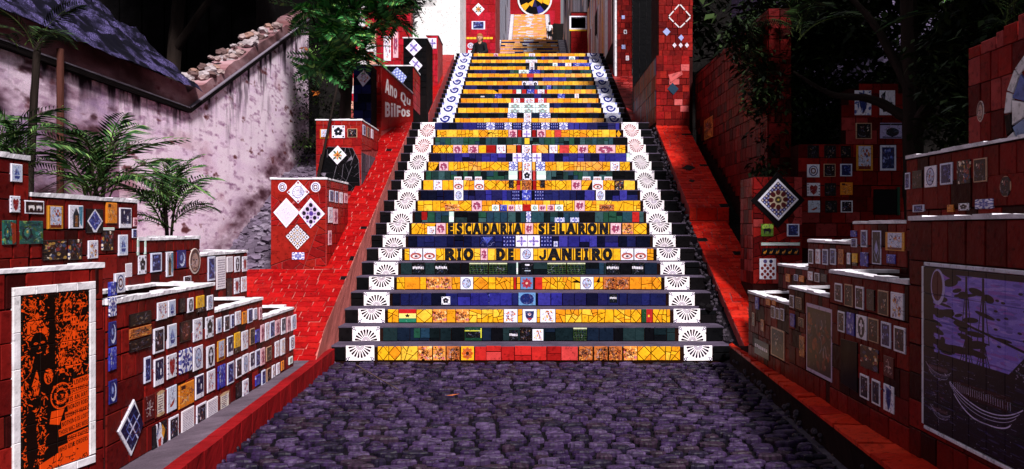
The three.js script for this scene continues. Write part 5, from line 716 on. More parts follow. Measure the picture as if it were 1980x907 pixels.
  // pier with the big lozenge
  const O = planter('tiled_pier', 'right pier with one large black-edged lozenge tile above a checker tile', [[2.62, 9.57], [3.2, 9.57], [3.2, 10.1], [2.62, 10.1]], .3, 2.06, [
    { a: [2.62, 9.57], b: [3.2, 9.57], y0: .8, y1: 2.055, mats: M.darkRed, crazy: .016, skew: .6, diamonds: [[[1503, 333], [1556, 387], [1504, 441], [1451, 388], 'dk', -.004, M.black[0], 'black_surround'], [[1503, 346], [1543, 386], [1504, 427], [1464, 388], 'gO', .012]],
      pics: [[1471, 433, 1495, 457, 'ga'], [1521, 433, 1545, 457, 'bl'], ...[0, 1, 2, 3, 4, 5].map((i) => [1473 + i * 12, 480, 1485 + i * 12, 493, 'fm']), [1468, 500, 1500, 540, 'ck'], [1471, 469, 1546, 475, 'lt']] },
    { a: [2.62, 10.1], b: [2.62, 9.57], y0: .8, y1: 2.05, mats: M.darkRed }], { category: 'tiled pier', hollow: 0 });
  // gabled wall with the picture grid
  const arch = (u) => u < .62 ? 2.52 : 2.9 + .38 * Math.sqrt(Math.max(0, 1 - ((u - 1.0) / .42) ** 2)), Pd = 10.2, T2 = thing('display_wall', 'dark red arched wall bearing a grid of small square pictures and six larger ones', 'wall', 4, 1, Pd);
  part(T2, 'masonry', mergeGeometries([boxG(3.36, 4.0, .8, 2.5, Pd + .01, Pd + .3), boxG(4.001, 4.9, .8, 3.2, Pd + .012, Pd + .29)]), M.grout);
  face(T2, [3.36, Pd], [4.9, Pd], 1.2, (u) => u < .62 ? 2.52 : 3.26, { mats: M.darkRed, w: .18, h: .16, skip: (u, y) => y > 2.6 && ((u - 1.02) / .5) ** 2 + ((y - 2.75) / .5) ** 2 > 1 && y > 2.9,
    pics: [[1652, 175, 1684, 223, 'sd'], [1700, 175, 1730, 223, 'tk'], [1654, 238, 1685, 269, 'ft'], [1701, 238, 1747, 268, 'tr'], [1655, 281, 1687, 330, 'cn'], [1701, 281, 1732, 330, 'bl'], [1561, 281, 1583, 306, 'dk'], [1593, 281, 1616, 306, 'dk'], [1625, 282, 1645, 304, 'dk'], [1560, 318, 1584, 343, 'rg'], [1592, 317, 1615, 342, 'ft'], [1624, 317, 1647, 341, 'bl'], [1560, 354, 1585, 379, 'hr'], [1594, 354, 1616, 379, 'dk'], [1624, 353, 1648, 377, 'or'], [1562, 388, 1585, 411, 'bd'], [1595, 388, 1618, 411, 'dk'], [1625, 388, 1648, 411, 'fw']] });
  const Pp = plane([3.36, Pd], [4.9, Pd]); rectPic(T2, Pp, 1688, 366, 1736, 415, 'dk', { mat: M.black[0], name: 'niche_panel', lift: .01 }); rectPic(T2, Pp, 1733, 362, 1738, 416, 'ga', { mat: M.teal[5], name: 'green_post', t: .03, lift: .01 });
  // side wall with the round mosaic
  const D = thing('medallion_wall', 'tall dark red wall at the right picture edge with a big round mosaic', 'wall', 3.05, 1, 5);
  part(D, 'masonry', boxG(3.01, 3.3, .8, 2.68, 3.6, 5.56), M.grout);
  face(D, [3.0, 5.56], [3.0, 3.6], 1.6, (u) => 2.74 - .06 * Math.cos(u * 3), { mats: M.darkRed, w: .15, h: .2, pics: [[1892, 195, 1906, 236, 'fa', 'oval']] });
  const Dp = plane([3.0, 5.56], [3.0, 3.6]), cu = 5.56 - 4.74, cy = 2.17, rad = .37, wedge = [M.white[1], M.black[0], tile(.2, .28, .5), M.white[0], tile(.10, .14, .4), M.darkRed[0]];
  for (let ring = 0; ring < 3; ring++) { const r0 = rad * [0, .42, .82][ring], r1 = rad * [.41, .8, 1][ring], n = [6, 11, 16][ring]; for (let i = 0; i < n; i++) { const a = (i + .04) / n * Math.PI * 2, b = (i + .96) / n * Math.PI * 2, p = ring ? [[Math.cos(a) * r0, Math.sin(a) * r0], [Math.cos(a) * r1, Math.sin(a) * r1], [Math.cos(b) * r1, Math.sin(b) * r1], [Math.cos(b) * r0, Math.sin(b) * r0]] : [[0, 0], [Math.cos(a) * r1, Math.sin(a) * r1], [Math.cos(b) * r1, Math.sin(b) * r1]]; part(D, 'mosaic_tile', polyTile(p, .02, .003), ring === 2 ? (i % 4 ? M.white[i % 2] : M.black[0]) : wedge[(i * 5 + ring * 2) % wedge.length], Dp.m(cu, cy, .008)); } }
  // piers on the right of the stairs
  const dr = M.darkRed.slice(0, 4).concat(M.wallRed.slice(0, 4));
  planter('tiled_pier', 'low dark red pier on the right of the landing, with a fanned pink tile', [[2.33, 15.02], [2.94, 15.02], [2.94, 18.2], [2.33, 18.2]], 2.6, 4.63, [
    { a: [2.33, 15.02], b: [2.94, 15.02], y0: 3.2, y1: 4.625, mats: dr.concat(M.pillarRed, M.pink[1]), w: .13, h: .13, diamonds: [[[1300, 160], [1312, 172], [1302, 184], [1290, 172], 'dk', 0, M.teal[1]], [[1292, 145], [1318, 138], [1320, 144], [1296, 160], 'pk', 0, M.pink[1]]] },
    { a: [2.33, 18.2], b: [2.33, 15.02], y0: 3.4, y1: 4.6, mats: [M.navy[1], M.darkRed[0], M.darkRed[1], M.darkRed[2]], w: .1, h: .3 }, { a: [2.94, 15.02], b: [2.94, 18.2], y0: 3.2, y1: 4.6, mats: dr }], { category: 'tiled pier', hollow: 0 });
  const B = thing('tiled_pier', 'tall dark red pier on the right with a dashed white lozenge outline', 'tiled pier', 2.75, 4.6, 15.3);
  part(B, 'masonry', boxG(2.42, 3.06, 3, 6.6, 15.31, 16.2), M.grout);
  const Bp = face(B, [2.42, 15.3], [3.06, 15.3], 4.66, 6.58, { mats: dr, w: .12, h: .14, diamonds: [[[1289, 54], [1296, 62], [1289, 70], [1281, 62], 'gb'], [[1317, 67], [1322, 73], [1317, 80], [1311, 73], 'gb'], [[1304, 83], [1308, 88], [1304, 93], [1300, 88], 'gr'], [[1316, 83], [1320, 88], [1316, 93], [1312, 88], 'gr'], [[1328, 83], [1332, 88], [1328, 93], [1324, 88], 'gr']] });
  const dc = Bp.at(1314, 33), dash = (a, b) => { const l = Math.hypot(b[0] - a[0], b[1] - a[1]); part(B, 'white_strip', new THREE.BoxGeometry(l * .8, .022, .02), M.white[0], Bp.m((a[0] + b[0]) / 2, (a[1] + b[1]) / 2, .012).multiply(new THREE.Matrix4().makeRotationZ(Math.atan2(b[1] - a[1], b[0] - a[0])))); }, cr = [[0, .24], [.21, 0], [0, -.21], [-.21, 0]].map(([a, b]) => [dc[0] + a, dc[1] + b]);
  for (let i = 0; i < 4; i++) for (let k = 0; k < 2; k++) { const a = cr[i], b = cr[(i + 1) % 4], m = (t) => [a[0] + (b[0] - a[0]) * t, a[1] + (b[1] - a[1]) * t]; dash(m(k / 2), m(k / 2 + .5)); }
  const P3 = thing('tiled_pier', 'slender far red pier beside the second flight, with three tiny square tiles', 'tiled pier', 2.5, 5, 22);
  part(P3, 'masonry', boxG(2.36, 2.76, 4, 8.2, 22.01, 23), M.grout); face(P3, [2.36, 22], [2.76, 22], 4.6, 8.18, { mats: dr, w: .12, h: .16, pics: [[1202, 30, 1208, 37, 'gb'], [1206, 58, 1212, 66, 'rs'], [1202, 87, 1209, 95, 'gb'], [1210, 108, 1216, 117, 'wo']] });
  part(P3, 'white_edge', boxG(2.30, 2.358, 4.6, 8.2, 22.02, 22.4), M.white[1]);
  const F3 = thing('retaining_wall', 'receding wall of red and pale tile bands right of the second flight', 'wall', 2.6, 4, 25);
  part(F3, 'masonry', boxG(2.36, 2.7, 3.5, 10.2, 23.1, 33), M.grout); face(F3, [2.35, 33], [2.35, 23.1], 6.7, 10.2, { mats: [M.farRed[0], M.white[1], M.orangeY[0], M.farRed[1], M.pink[2], M.pink[2]], w: .45, h: 2.6 });
  const G2 = thing('retaining_wall', 'dark red tiled wall rising behind the upper right ramp', 'wall', 3.1, 2, 13);
  part(G2, 'masonry', boxG(3.11, 3.4, 1, 4.31, 10.6, 15.2), M.grout); face(G2, [3.1, 10.59], [3.4, 10.59], 1.2, 4.3, { mats: [M.darkRed[3], M.wallRed[2], M.wallRed[6]] }); face(G2, [3.1, 15.2], [3.1, 10.6], (u) => 3.3 - u * .45, 4.30, { mats: [M.darkRed[1], M.darkRed[3], M.wallRed[2], M.wallRed[0], M.wallRed[6], M.darkRed[0]], w: .2, h: .17, pics: [[1363, 228, 1380, 268, 'sc']] });
  ramp('ramp', 'dark red ramp climbing on the right of the second flight, before the slender pier', 17.8, 23.4, () => 2.24, () => 2.78, (d) => 3.75 + .425 * (d - 17.8), { mats: M.darkRed, grout: M.grout });
  const Ga = thing('gate', 'black board screen added to darken the gap between the two dark red piers right of the stairs', 'gate', 2.75, 3.4, 18.7); for (let i = 0; i < 6; i++) part(Ga, 'board', boxG(2.36 + i * .16, 2.36 + i * .16 + .155, 3.2, 8.4, 18.66 - (i % 2) * .008, 18.7), M.black[1]); part(Ga, 'rail', boxG(2.36, 3.32, 5, 5.12, 18.701, 18.74), M.black[1]);  // added boards, their black stands in for the dark gap
  const Mv = thing('house', 'mauve plastered house glimpsed through the dark leaves at upper right', 'house', 7, 2, 18); part(Mv, 'wall', boxG(5.2, 12, 2, 9.5, 17, 21), stoneM(.30, .24, .42)); part(Mv, 'roof', prism([[5, 16.8], [12.2, 16.8], [12.2, 21.2], [5, 21.2]], 9.51, [9.6, 9.6, 10.8, 10.8]), M.concreteDark); part(Mv, 'window', boxG(6.2, 7.2, 5, 6.6, 16.97, 16.995), M.black[0]);
}
// ---------- the top of the stairs ----------
{
  const A = thing('house', 'bright red house corner with a lozenge and a framed tile, behind the seated person', 'house', -1.7, 6.6, 27), mats = M.farRed;
  part(A, 'wall', boxG(-2.24, -1.13, 6.3, 10.2, 27.01, 31), M.groutRed);
  face(A, [-2.24, 27], [-1.13, 27], 6.6, 10.2, { mats, w: .24, h: .24, diamonds: [[[925, 6], [937, 18], [925, 31], [913, 18], 'go']], pics: [[912, 41, 938, 57, 'bl'], [904, 83, 916, 94, 'rg', 'oval'], [932, 84, 942, 95, 'rg', 'oval'], [905, 97, 916, 103, 'wo'], [926, 98, 940, 103, 'wo'], ...Array.from({ length: 9 }, (_, i) => [896 + i * 6.4, 72, 901.5 + i * 6.4, 76, 'al'])] });
  const Wh = thing('house', 'white sunlit house wall above the left ramp, partly behind leaves', 'house', -2.9, 6, 26);
  part(Wh, 'wall', boxG(-4.6, -2.1, 5.5, 9.6, 24.6, 26.9), new THREE.MeshPhysicalMaterial({ color: C(.9, .88, .9), map: glazeT, roughness: .9 })); part(Wh, 'roof', boxG(-4.8, -2.05, 9.61, 9.8, 24.4, 26.95), M.concreteDark);
  const Lv = thing('house', 'pale lavender house side lining the left of the topmost flight', 'house', -2.6, 11, 58);
  part(Lv, 'wall', boxG(-6, -1.95, 10.5, 31, 46, 82), stoneM(.62, .62, .78)); for (let i = 0; i < 7; i++) part(Lv, 'window', boxG(-1.96, -1.93, 14 + (i % 3) * 3.4, 16 + (i % 3) * 3.4, 48 + i * 4.4, 49.6 + i * 4.4), M.concreteDark);
  const E = thing('end_wall', 'red wall with a big round mosaic closing the top of the stairs', 'wall', 0, 21, 84);
  part(E, 'masonry', boxG(-3.2, 3.2, 19, 29, 84.2, 85), M.groutRed); face(E, [-3.2, 84.19], [3.2, 84.19], 20, 29, { mats, w: .9, h: .9 });
  const Ep = plane([-3.2, 84.19], [3.2, 84.19]), cc = Ep.at(1034, -2), ring = (r0, r1, n, f) => { for (let i = 0; i < n; i++) { const a = i / n * Math.PI * 2, b = (i + 1) / n * Math.PI * 2; part(E, 'mosaic_tile', polyTile([[Math.cos(a) * r0, Math.sin(a) * r0], [Math.cos(a) * r1, Math.sin(a) * r1], [Math.cos(b) * r1, Math.sin(b) * r1], [Math.cos(b) * r0, Math.sin(b) * r0]], .08, .01), f(i), Ep.m(cc[0], cc[1], .02)); } };
  ring(1.62, 1.8, 24, () => M.white[0]); ring(.9, 1.61, 14, (i) => [M.black[0], M.yellow[0], M.black[1], M.black[0], M.blue[3], M.black[1], M.yellow[1]][i % 7]); ring(.02, .89, 10, (i) => [M.yellow[0], M.blue[2], M.black[0]][i % 3]);
  const Pr = planter('tiled_pier', 'far red pier with a white-framed dark panel, right of the third flight', [[1.45, 28.5], [2.02, 28.5], [2.02, 29.3], [1.45, 29.3]], 6.4, 9.0, [
    { a: [1.45, 28.5], b: [2.02, 28.5], y0: 6.7, y1: 8.95, mats: [M.pillarRed[0], M.pillarRed[2]], w: .18, h: .2, pics: [[1101, 31, 1135, 57, 'fw'], [1104, 35, 1132, 54, 'dk'], [1101, 57, 1134, 60, 'al']] }], { category: 'tiled pier', hollow: 0 });
  const Rw = thing('retaining_wall', 'dark blue and white streaked wall lining the right of the third flight', 'wall', 2.4, 7, 40); part(Rw, 'masonry', boxG(2.42, 2.8, 6, 19, 33.5, 58), M.groutDark); face(Rw, [2.41, 58], [2.41, 33.5], 9, 18, { mats: [M.navy[1], M.white[1], M.black[0], M.teal[0], M.navy[3], M.pink[2]], w: 1.6, h: 3 });
  const bench = thing('bench', 'low red masonry bench under the seated person', 'bench', -1.62, 6.63, 26.6); part(bench, 'seat', boxG(-2.1, -1.15, 6.86, 6.92, 26.35, 26.95), M.concrete); part(bench, 'base', boxG(-2.05, -1.2, 6.6, 6.86, 26.45, 26.9), M.farRed[1]);
}

// ---------- plants ----------
const leafM = (c, o = {}) => new THREE.MeshPhysicalMaterial({ color: C(1, 1, 1), vertexColors: true, roughness: .6, specularIntensity: .16, ...o });
const LEAF = leafM(), bark = stoneM(.035, .025, .022, { roughness: 1 });
const greens = { dark: [[.007, .013, .005], [.011, .020, .007], [.005, .009, .005], [.022, .038, .011]], mid: [[.010, .034, .010], [.022, .065, .018], [.006, .018, .006], [.05, .11, .03], [.14, .24, .07]], lit: [[.03, .13, .035], [.05, .21, .055], [.016, .06, .018], [.16, .32, .07]] };  // the lit set carries sunlight in its leaf colour
function colored(tris, cols) { const g = new THREE.BufferGeometry(); g.setAttribute('position', new THREE.Float32BufferAttribute(tris, 3)); g.setAttribute('color', new THREE.Float32BufferAttribute(cols, 3)); g.computeVertexNormals(); return g; }
// many small leaves gathered in clumps inside a set of blobs [x, y, d, rx, ry, rd]
function leaves(blobs, n, size, pal, clump = .22) {
  const T = [], K2 = [], vol = blobs.map((b) => b[3] * b[4] * b[5]), sum = vol.reduce((a, b) => a + b);
  blobs.forEach((b, bi) => {
    const clumps = Math.max(3, Math.round(n * vol[bi] / sum / 26));
    for (let c = 0; c < clumps; c++) {
      let u, r; do { u = [rr(-1, 1), rr(-1, 1), rr(-1, 1)]; r = Math.hypot(...u); } while (r > 1 || r < .35 * R());
      const cx = b[0] + u[0] * b[3], cy = b[1] + u[1] * b[4], cd = b[2] + u[2] * b[5], tone = pick(pal), base = R() * 7;
      for (let i = 0; i < 26; i++) {
        const a = V(cx + rr(-1, 1) * clump, cy + rr(-.7, .7) * clump, -(cd + rr(-1, 1) * clump)), dir = V(Math.cos(base + rr(-1, 1)), rr(-.9, .25), Math.sin(base + rr(-1, 1))).normalize(), sd = V().crossVectors(dir, V(rr(-.4, .4), 1, rr(-.4, .4))).normalize(), l = size * rr(.6, 1.3), w = l * .22;
        const m = a.clone().addScaledVector(dir, l * .45), e = a.clone().addScaledVector(dir, l), p = m.clone().addScaledVector(sd, w), q2 = m.clone().addScaledVector(sd, -w); e.y -= l * .12;
        T.push(...a.toArray(), ...q2.toArray(), ...p.toArray(), ...p.toArray(), ...q2.toArray(), ...e.toArray());
        const k = rr(.6, 1.35), col = (R() < .12 ? pick(pal) : tone).map((v) => v * k); for (let j = 0; j < 6; j++) K2.push(...col);
      }
    }
  });
  return colored(T, K2);
}
function limb(pts, r0, r1) { const c = new THREE.CatmullRomCurve3(pts), g = new THREE.TubeGeometry(c, 24, 1, 9), p = g.attributes.position, v = V(), o = V(); for (let i = 0; i <= 24; i++) { c.getPointAt(i / 24, o); const r = r0 + (r1 - r0) * i / 24; for (let j = 0; j <= 9; j++) { const k = i * 10 + j; v.fromBufferAttribute(p, k).sub(o).multiplyScalar(r * (1 + .2 * (hash2(i, j % 9) - .5))).add(o); p.setXYZ(k, v.x, v.y, v.z); } } g.computeVertexNormals(); return g; }
function tree(name, label, base, trunk, limbs, blobs, n, size, pal, o = {}) {
  const T = thing(name, label, o.category ?? 'tree', ...base, o.group);
  if (trunk) part(T, 'trunk', limb(trunk.map(([x, y, d]) => V(x, y, -d)), o.r ?? .1, (o.r ?? .1) * .45), bark);
  for (const l of limbs) part(T, 'limb', limb(l.map(([x, y, d]) => V(x, y, -d)), (o.r ?? .1) * .5, .012), bark);
  if (n) part(T, 'crown', leaves(blobs, n, size, pal, o.clump), LEAF);
  return T;
}
// feather-leaved palm frond: arching midrib with paired leaflets, along +x, rising and falling in y
function frond(L, rise, droop, pairs, ll, pal) {
  const T = [], K2 = [], at = (t) => V(L * t * (1 - .12 * t * t), rise * t - droop * t * t, 0), put = (p, c) => { T.push(...p.toArray()); K2.push(...c); };
  for (let i = 0; i < 14; i++) { const a = at(i / 14), b = at((i + 1) / 14), w = .006 * (1 - i / 16) + .002, c = [.05, .07, .02]; for (const [y, z] of [[w, 0], [0, w]]) { const o = V(0, y, z); put(a.clone().sub(o), c); put(b.clone().sub(o), c); put(b.clone().add(o), c); put(a.clone().sub(o), c); put(b.clone().add(o), c); put(a.clone().add(o), c); } }
  for (let i = 2; i <= pairs; i++) for (const s of [-1, 1]) {
    const t = i / pairs, a = at(t), fwd = at(Math.min(1, t + .03)).sub(at(t - .03)).normalize(), l = ll * Math.sin(Math.PI * (.15 + .75 * t)) * rr(.85, 1.1), dir = fwd.clone().multiplyScalar(.75).add(V(0, .22 + rr(-.1, .1), s)).normalize(), e = a.clone().addScaledVector(dir, l); e.y -= l * .28; const m = a.clone().addScaledVector(dir, l * .45), wd = V().crossVectors(dir, V(0, 1, 0)).normalize().multiplyScalar(l * .036 + .003);
    const k = rr(.6, 1.4), c = pick(pal).map((v) => v * k); put(a, c); put(m.clone().sub(wd), c); put(m.clone().add(wd), c); put(m.clone().add(wd), c); put(m.clone().sub(wd), c); put(e, c);
  }
  return colored(T, K2);
}
const fronds = [0, 1, 2, 3].map((i) => frond(.62 + i * .05, .42 - i * .06, .30 + i * .08, 20, .22, greens.mid)), frondsDark = [0, 1, 2].map((i) => frond(.8, .35 - i * .1, .42 + i * .1, 22, .26, [...greens.dark, ...greens.dark, greens.mid[1], greens.mid[3]]));  // brighter mid greens mixed in as coloured highlights on the dark fronds
function palm(label, x, y, d, n, scale, stems, o = {}) {
  const T = thing('palm', label, 'palm', x, y, d, undefined);
  for (let i = 0; i < stems; i++) { const a = rr(0, 6.28), h = rr(.25, .6) * scale; part(T, 'stem', limb([V(x, y - .3, -d), V(x + Math.cos(a) * .05, y + h * .5, -d + Math.sin(a) * .05), V(x + Math.cos(a) * .12 * scale, y + h, -d + Math.sin(a) * .12 * scale)], .016, .008), bark); }
  for (let i = 0; i < n; i++) { const a = i / n * Math.PI * 2 + rr(-.3, .3), tilt = rr(.05, 1.15), s = scale * rr(.65, 1.1); part(T, 'frond', pick(o.fronds ?? fronds), LEAF, new THREE.Matrix4().compose(V(x + rr(-.07, .07), y + rr(0, .3) * scale, -d + rr(-.07, .07)), new THREE.Quaternion().setFromEuler(new THREE.Euler(rr(-.3, .3), a, tilt, 'YXZ')), V(s, s, s))); }
  return T;
}
palm('small bushy palm at the left picture edge, above the blue boat tile', -3.3, 1.72, 5.2, 20, .72, 3);
palm('young palm with upright fronds behind the heraldic planter', -3.35, 1.62, 6.35, 27, 1.05, 5);
palm('young palm with one long feathered frond, above the oval face planter', -3.25, 1.42, 7.35, 22, .98, 4);
{
  const T = palm('thin dark palm trunk with drooping leaves before the mauve wall, far left', -3.62, 2.72, 5.9, 9, .55, 0, { fronds: frondsDark }); part(T, 'trunk', limb([V(-3.66, 1, -5.9), V(-3.62, 1.8, -5.9), V(-3.56, 2.8, -5.9)], .035, .026), bark);
  const S = thing('stake', 'thin dark stake leaning against the second red pier', 'stake', -3.1, 1.9, 12.0); part(S, 'stake', limb([V(-3.16, 1.95, -12.0), V(-3.02, 2.7, -12.05), V(-2.86, 3.6, -12.15)], .022, .016), bark);
}
{
  // compound-leaved tree by the left ramp
  const T = tree('tree', 'leafy tree with feathery compound leaves, rising behind the left piers', [-3.05, 2.8, 13.4], [[-3.05, 2.6, 13.4], [-3.02, 3.5, 13.4], [-2.95, 4.4, 13.5], [-2.8, 5.6, 13.6]], [[[-3.02, 3.6, 13.4], [-3.3, 4.2, 13.2], [-3.5, 4.9, 13.1]], [[-2.98, 4.0, 13.4], [-2.6, 4.6, 13.3], [-2.2, 5.2, 13.1]], [[-2.95, 4.4, 13.5], [-2.9, 5.0, 12.9], [-2.8, 5.2, 12.5]]],
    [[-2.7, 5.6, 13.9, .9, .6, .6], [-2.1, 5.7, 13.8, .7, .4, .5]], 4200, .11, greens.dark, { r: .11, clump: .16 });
  const spray = [0, 1, 2].map((v) => { const Tt = [], Kc = [], put = (p, c) => { Tt.push(...p.toArray()); Kc.push(...c); }; for (let i = 1; i < 12; i++) for (const s of [-1, 1]) { const t = i / 12, a = V(.46 * t, -.10 * t * t, 0), dir = V(.45, -.12 + rr(-.1, .1), s * .9).normalize(), l = .15 * Math.sin(Math.PI * (.2 + .7 * t)), m = a.clone().addScaledVector(dir, l * .5), e = a.clone().addScaledVector(dir, l), w = V().crossVectors(dir, V(0, 1, 0)).normalize().multiplyScalar(l * .17), k = rr(.6, 1.4), c = pick(greens.lit).map((q) => q * k); put(a, c); put(m.clone().sub(w), c); put(m.clone().add(w), c); put(m.clone().add(w), c); put(m.clone().sub(w), c); put(e, c); } for (let i = 0; i < 6; i++) { const a = V(.46 * i / 6, -.1 * (i / 6) ** 2, 0), b = V(.46 * (i + 1) / 6, -.1 * ((i + 1) / 6) ** 2, 0), o = V(0, 0, .004); put(a.clone().sub(o), [.04, .05, .02]); put(b.clone().sub(o), [.04, .05, .02]); put(b.clone().add(o), [.04, .05, .02]); put(a.clone().sub(o), [.04, .05, .02]); put(b.clone().add(o), [.04, .05, .02]); put(a.clone().add(o), [.04, .05, .02]); } return colored(Tt, Kc); });
  const hubs = [[-2.95, 4.3, 12.9], [-2.7, 4.2, 12.8], [-3.2, 4.5, 12.8], [-2.5, 4.55, 12.8], [-3.3, 4.0, 12.9], [-2.85, 4.8, 12.7], [-2.3, 5.0, 12.8], [-1.95, 5.15, 12.9], [-2.6, 5.1, 12.6], [-3.1, 5.0, 12.7], [-2.15, 4.8, 13.0], [-3.5, 4.9, 12.9], [-2.4, 5.4, 12.7], [-2.9, 5.5, 12.7], [-3.45, 5.3, 12.7], [-2.75, 4.5, 12.6], [-3.05, 4.1, 12.8], [-1.8, 5.4, 12.9]];
  for (const [x, y, d] of hubs) for (let i = 0; i < 14; i++) { const s = rr(.75, 1.25); part(T, 'leaf_spray', pick(spray), LEAF, new THREE.Matrix4().compose(V(x + rr(-.08, .08), y + rr(-.06, .1), -d + rr(-.08, .08)), new THREE.Quaternion().setFromEuler(new THREE.Euler(rr(-.2, .9), i / 9 * 6.28 + rr(-.3, .3), rr(-.7, .5), 'YXZ')), V(s, s, s))); }
  for (const [x, y, d] of [[-3.58, 4.32, 12.9], [-3.55, 4.12, 12.9], [-3.4, 3.62, 12.95]]) { const Tt = [], Kc = []; for (let i = 0; i < 9; i++) { const a = rr(0, 6.3), b = rr(-1.2, .3); const p = [0, 0, 0, Math.cos(a) * .07, b * .06, Math.sin(a) * .07, Math.cos(a + .5) * .07, b * .06 - .02, Math.sin(a + .5) * .07]; Tt.push(...p); for (let k = 0; k < 3; k++) Kc.push(.7, .14 + rr(0, .1), .03); } part(T, 'blossom', colored(Tt, Kc).translate(x, y, -d), LEAF); }
  tree('shrub', 'dense dark shrub with fine leaves between mauve wall and second red pier', [-3.75, 2.6, 14], null, [], [[-3.75, 3.5, 14.2, .34, 1.15, .4], [-3.35, 3.2, 14.4, .4, .7, .3]], 4200, .06, [...greens.dark, greens.lit[3]], { category: 'shrub', clump: .12 });
  tree('tree', 'dark tree crown hanging over the shed and mauve wall', [-6, 3, 13.6], [[-6.2, 2, 14.1], [-6.1, 4.5, 14], [-5.6, 7, 13.6]], [[[-6.1, 4.5, 14], [-5, 5.6, 13.5], [-4.2, 6, 13.2]]], [[-5.4, 6.6, 13.2, 1.5, .9, .9], [-4.3, 6.6, 13.9, .7, .4, .5]], 4600, .15, greens.dark, { r: .16, clump: .25 });
  tree('tree', 'dark evergreen standing behind the white house, left of the upper stairs', [-4.2, 5, 24], [[-4.4, 4, 24.5], [-4.2, 8, 24.5], [-4, 11, 24.5]], [[[-4.2, 8, 24.5], [-3.4, 8.6, 24.2], [-2.6, 8.8, 24]]], [[-4.3, 8.8, 24.6, 1.2, 1.3, .7], [-3.1, 9.5, 24.2, .6, .5, .5]], 4600, .16, greens.dark, { r: .2, clump: .26 });
  tree('tree', 'dark tree rising behind the far right pier beside the topmost flight', [5, 14, 62], [[4.6, 12, 62], [4.6, 20, 62], [4.4, 26, 62]], [[[4.6, 19, 62], [3.2, 21, 61.5], [2.6, 22, 61]]], [[3.9, 21.5, 62, 1.9, 3.4, 1.6], [3.2, 25, 62, 1.6, 2, 1.4]], 7000, .3, greens.dark, { r: .4, clump: .5 });
}
{
  // right: the big shade tree and its neighbours
  tree('tree', 'big dark shade tree on the right, its branch crossing the arched wall', [4.35, 1, 9.3], [[4.42, .8, 9.3], [4.38, 2.2, 9.3], [4.3, 3.2, 9.2], [4.2, 4.6, 9.0], [4.1, 6, 8.4]],
    [[[4.32, 2.7, 9.3], [4.0, 2.95, 9.5], [3.6, 3.05, 9.7], [3.1, 3.3, 9.6]], [[4.3, 3.2, 9.2], [4.9, 4.2, 9], [5.6, 5, 8.6]], [[4.3, 3.0, 9.2], [3.9, 3.9, 9.4], [3.3, 4.6, 9.6]], [[4.36, 2.4, 9.3], [4.6, 3.1, 9.1], [4.75, 4.0, 8.9]], [[4.2, 4.6, 9], [3.6, 5.4, 7.4], [3.2, 5.9, 6]], [[4.34, 2.6, 9.25], [4.55, 3.3, 8.6], [4.5, 4.2, 7.6]]],
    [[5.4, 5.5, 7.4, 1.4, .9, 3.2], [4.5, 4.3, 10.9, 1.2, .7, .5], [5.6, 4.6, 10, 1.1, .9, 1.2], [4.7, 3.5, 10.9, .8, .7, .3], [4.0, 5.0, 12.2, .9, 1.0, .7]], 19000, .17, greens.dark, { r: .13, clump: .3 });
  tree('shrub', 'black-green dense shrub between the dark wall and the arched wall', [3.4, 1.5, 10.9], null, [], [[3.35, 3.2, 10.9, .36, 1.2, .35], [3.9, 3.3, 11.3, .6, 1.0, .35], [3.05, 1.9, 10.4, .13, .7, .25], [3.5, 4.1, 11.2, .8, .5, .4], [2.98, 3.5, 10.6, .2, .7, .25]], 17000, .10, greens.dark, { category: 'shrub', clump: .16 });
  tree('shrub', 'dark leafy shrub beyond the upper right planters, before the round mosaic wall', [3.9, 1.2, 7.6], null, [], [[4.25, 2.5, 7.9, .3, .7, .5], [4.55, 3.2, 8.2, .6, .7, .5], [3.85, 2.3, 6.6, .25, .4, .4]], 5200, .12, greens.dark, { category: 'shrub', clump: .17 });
  palm('dark palm with highlights coloured into some leaflets, above the right lozenge pier', 3.25, 3.75, 9.9, 12, 1.05, 0, { fronds: frondsDark });
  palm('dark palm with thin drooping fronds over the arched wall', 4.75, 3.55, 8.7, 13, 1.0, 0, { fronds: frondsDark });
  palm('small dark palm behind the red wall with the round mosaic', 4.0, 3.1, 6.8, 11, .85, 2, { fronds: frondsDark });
  // woods on the slopes behind, read as one mass each
  for (const [nm, lb, bl, n] of [['woodland', 'dark woodland on the slope behind the left wall', [[-9, 9, 24, 3.2, 4, 3], [-12, 8, 17, 3, 4, 4], [-7.5, 13, 34, 4, 5, 4]], 9000], ['woodland', 'dark woodland on the slope behind the right wall', [[4.5, 6.0, 16.8, .75, 2.6, .7], [5.8, 5.4, 15, 1.9, 2.2, 1.2], [8, 6, 13, 2.4, 3, 3], [7, 10, 24, 3.4, 4, 3], [5.2, 9.8, 20, 1.6, 2.4, 1.2], [6, 15, 40, 3, 5, 4]], 19000]]) { const m = shade(new THREE.Mesh(leaves(bl, n, .34, greens.dark, .5), LEAF)); m.name = numbered(nm); m.userData = { kind: 'stuff', label: lb, category: 'woodland' }; scene.add(m); }
}
{
  const S = thing('stick', 'thin stick lying on the cobbles by the left end of the bottom step', 'stick', -1.5, 0, 7.9); part(S, 'stick', limb([V(-1.82, .02, -8.55), V(-1.5, .024, -7.9), V(-1.16, .02, -7.24)], .007, .005), stoneM(.20, .13, .12));
  const L = thing('fallen_leaf', 'small dry orange leaf lying on the cobbles below the bottom step', 'leaf', -.65, 0, 7.02); part(L, 'blade', colored([-.72, .02, -7.0, -.6, .03, -7.03, -.66, .018, -7.06, -.72, .02, -7.0, -.66, .026, -6.97, -.6, .03, -7.03], Array.from({ length: 6 }, () => [.5, .13, .03]).flat()), LEAF);
}
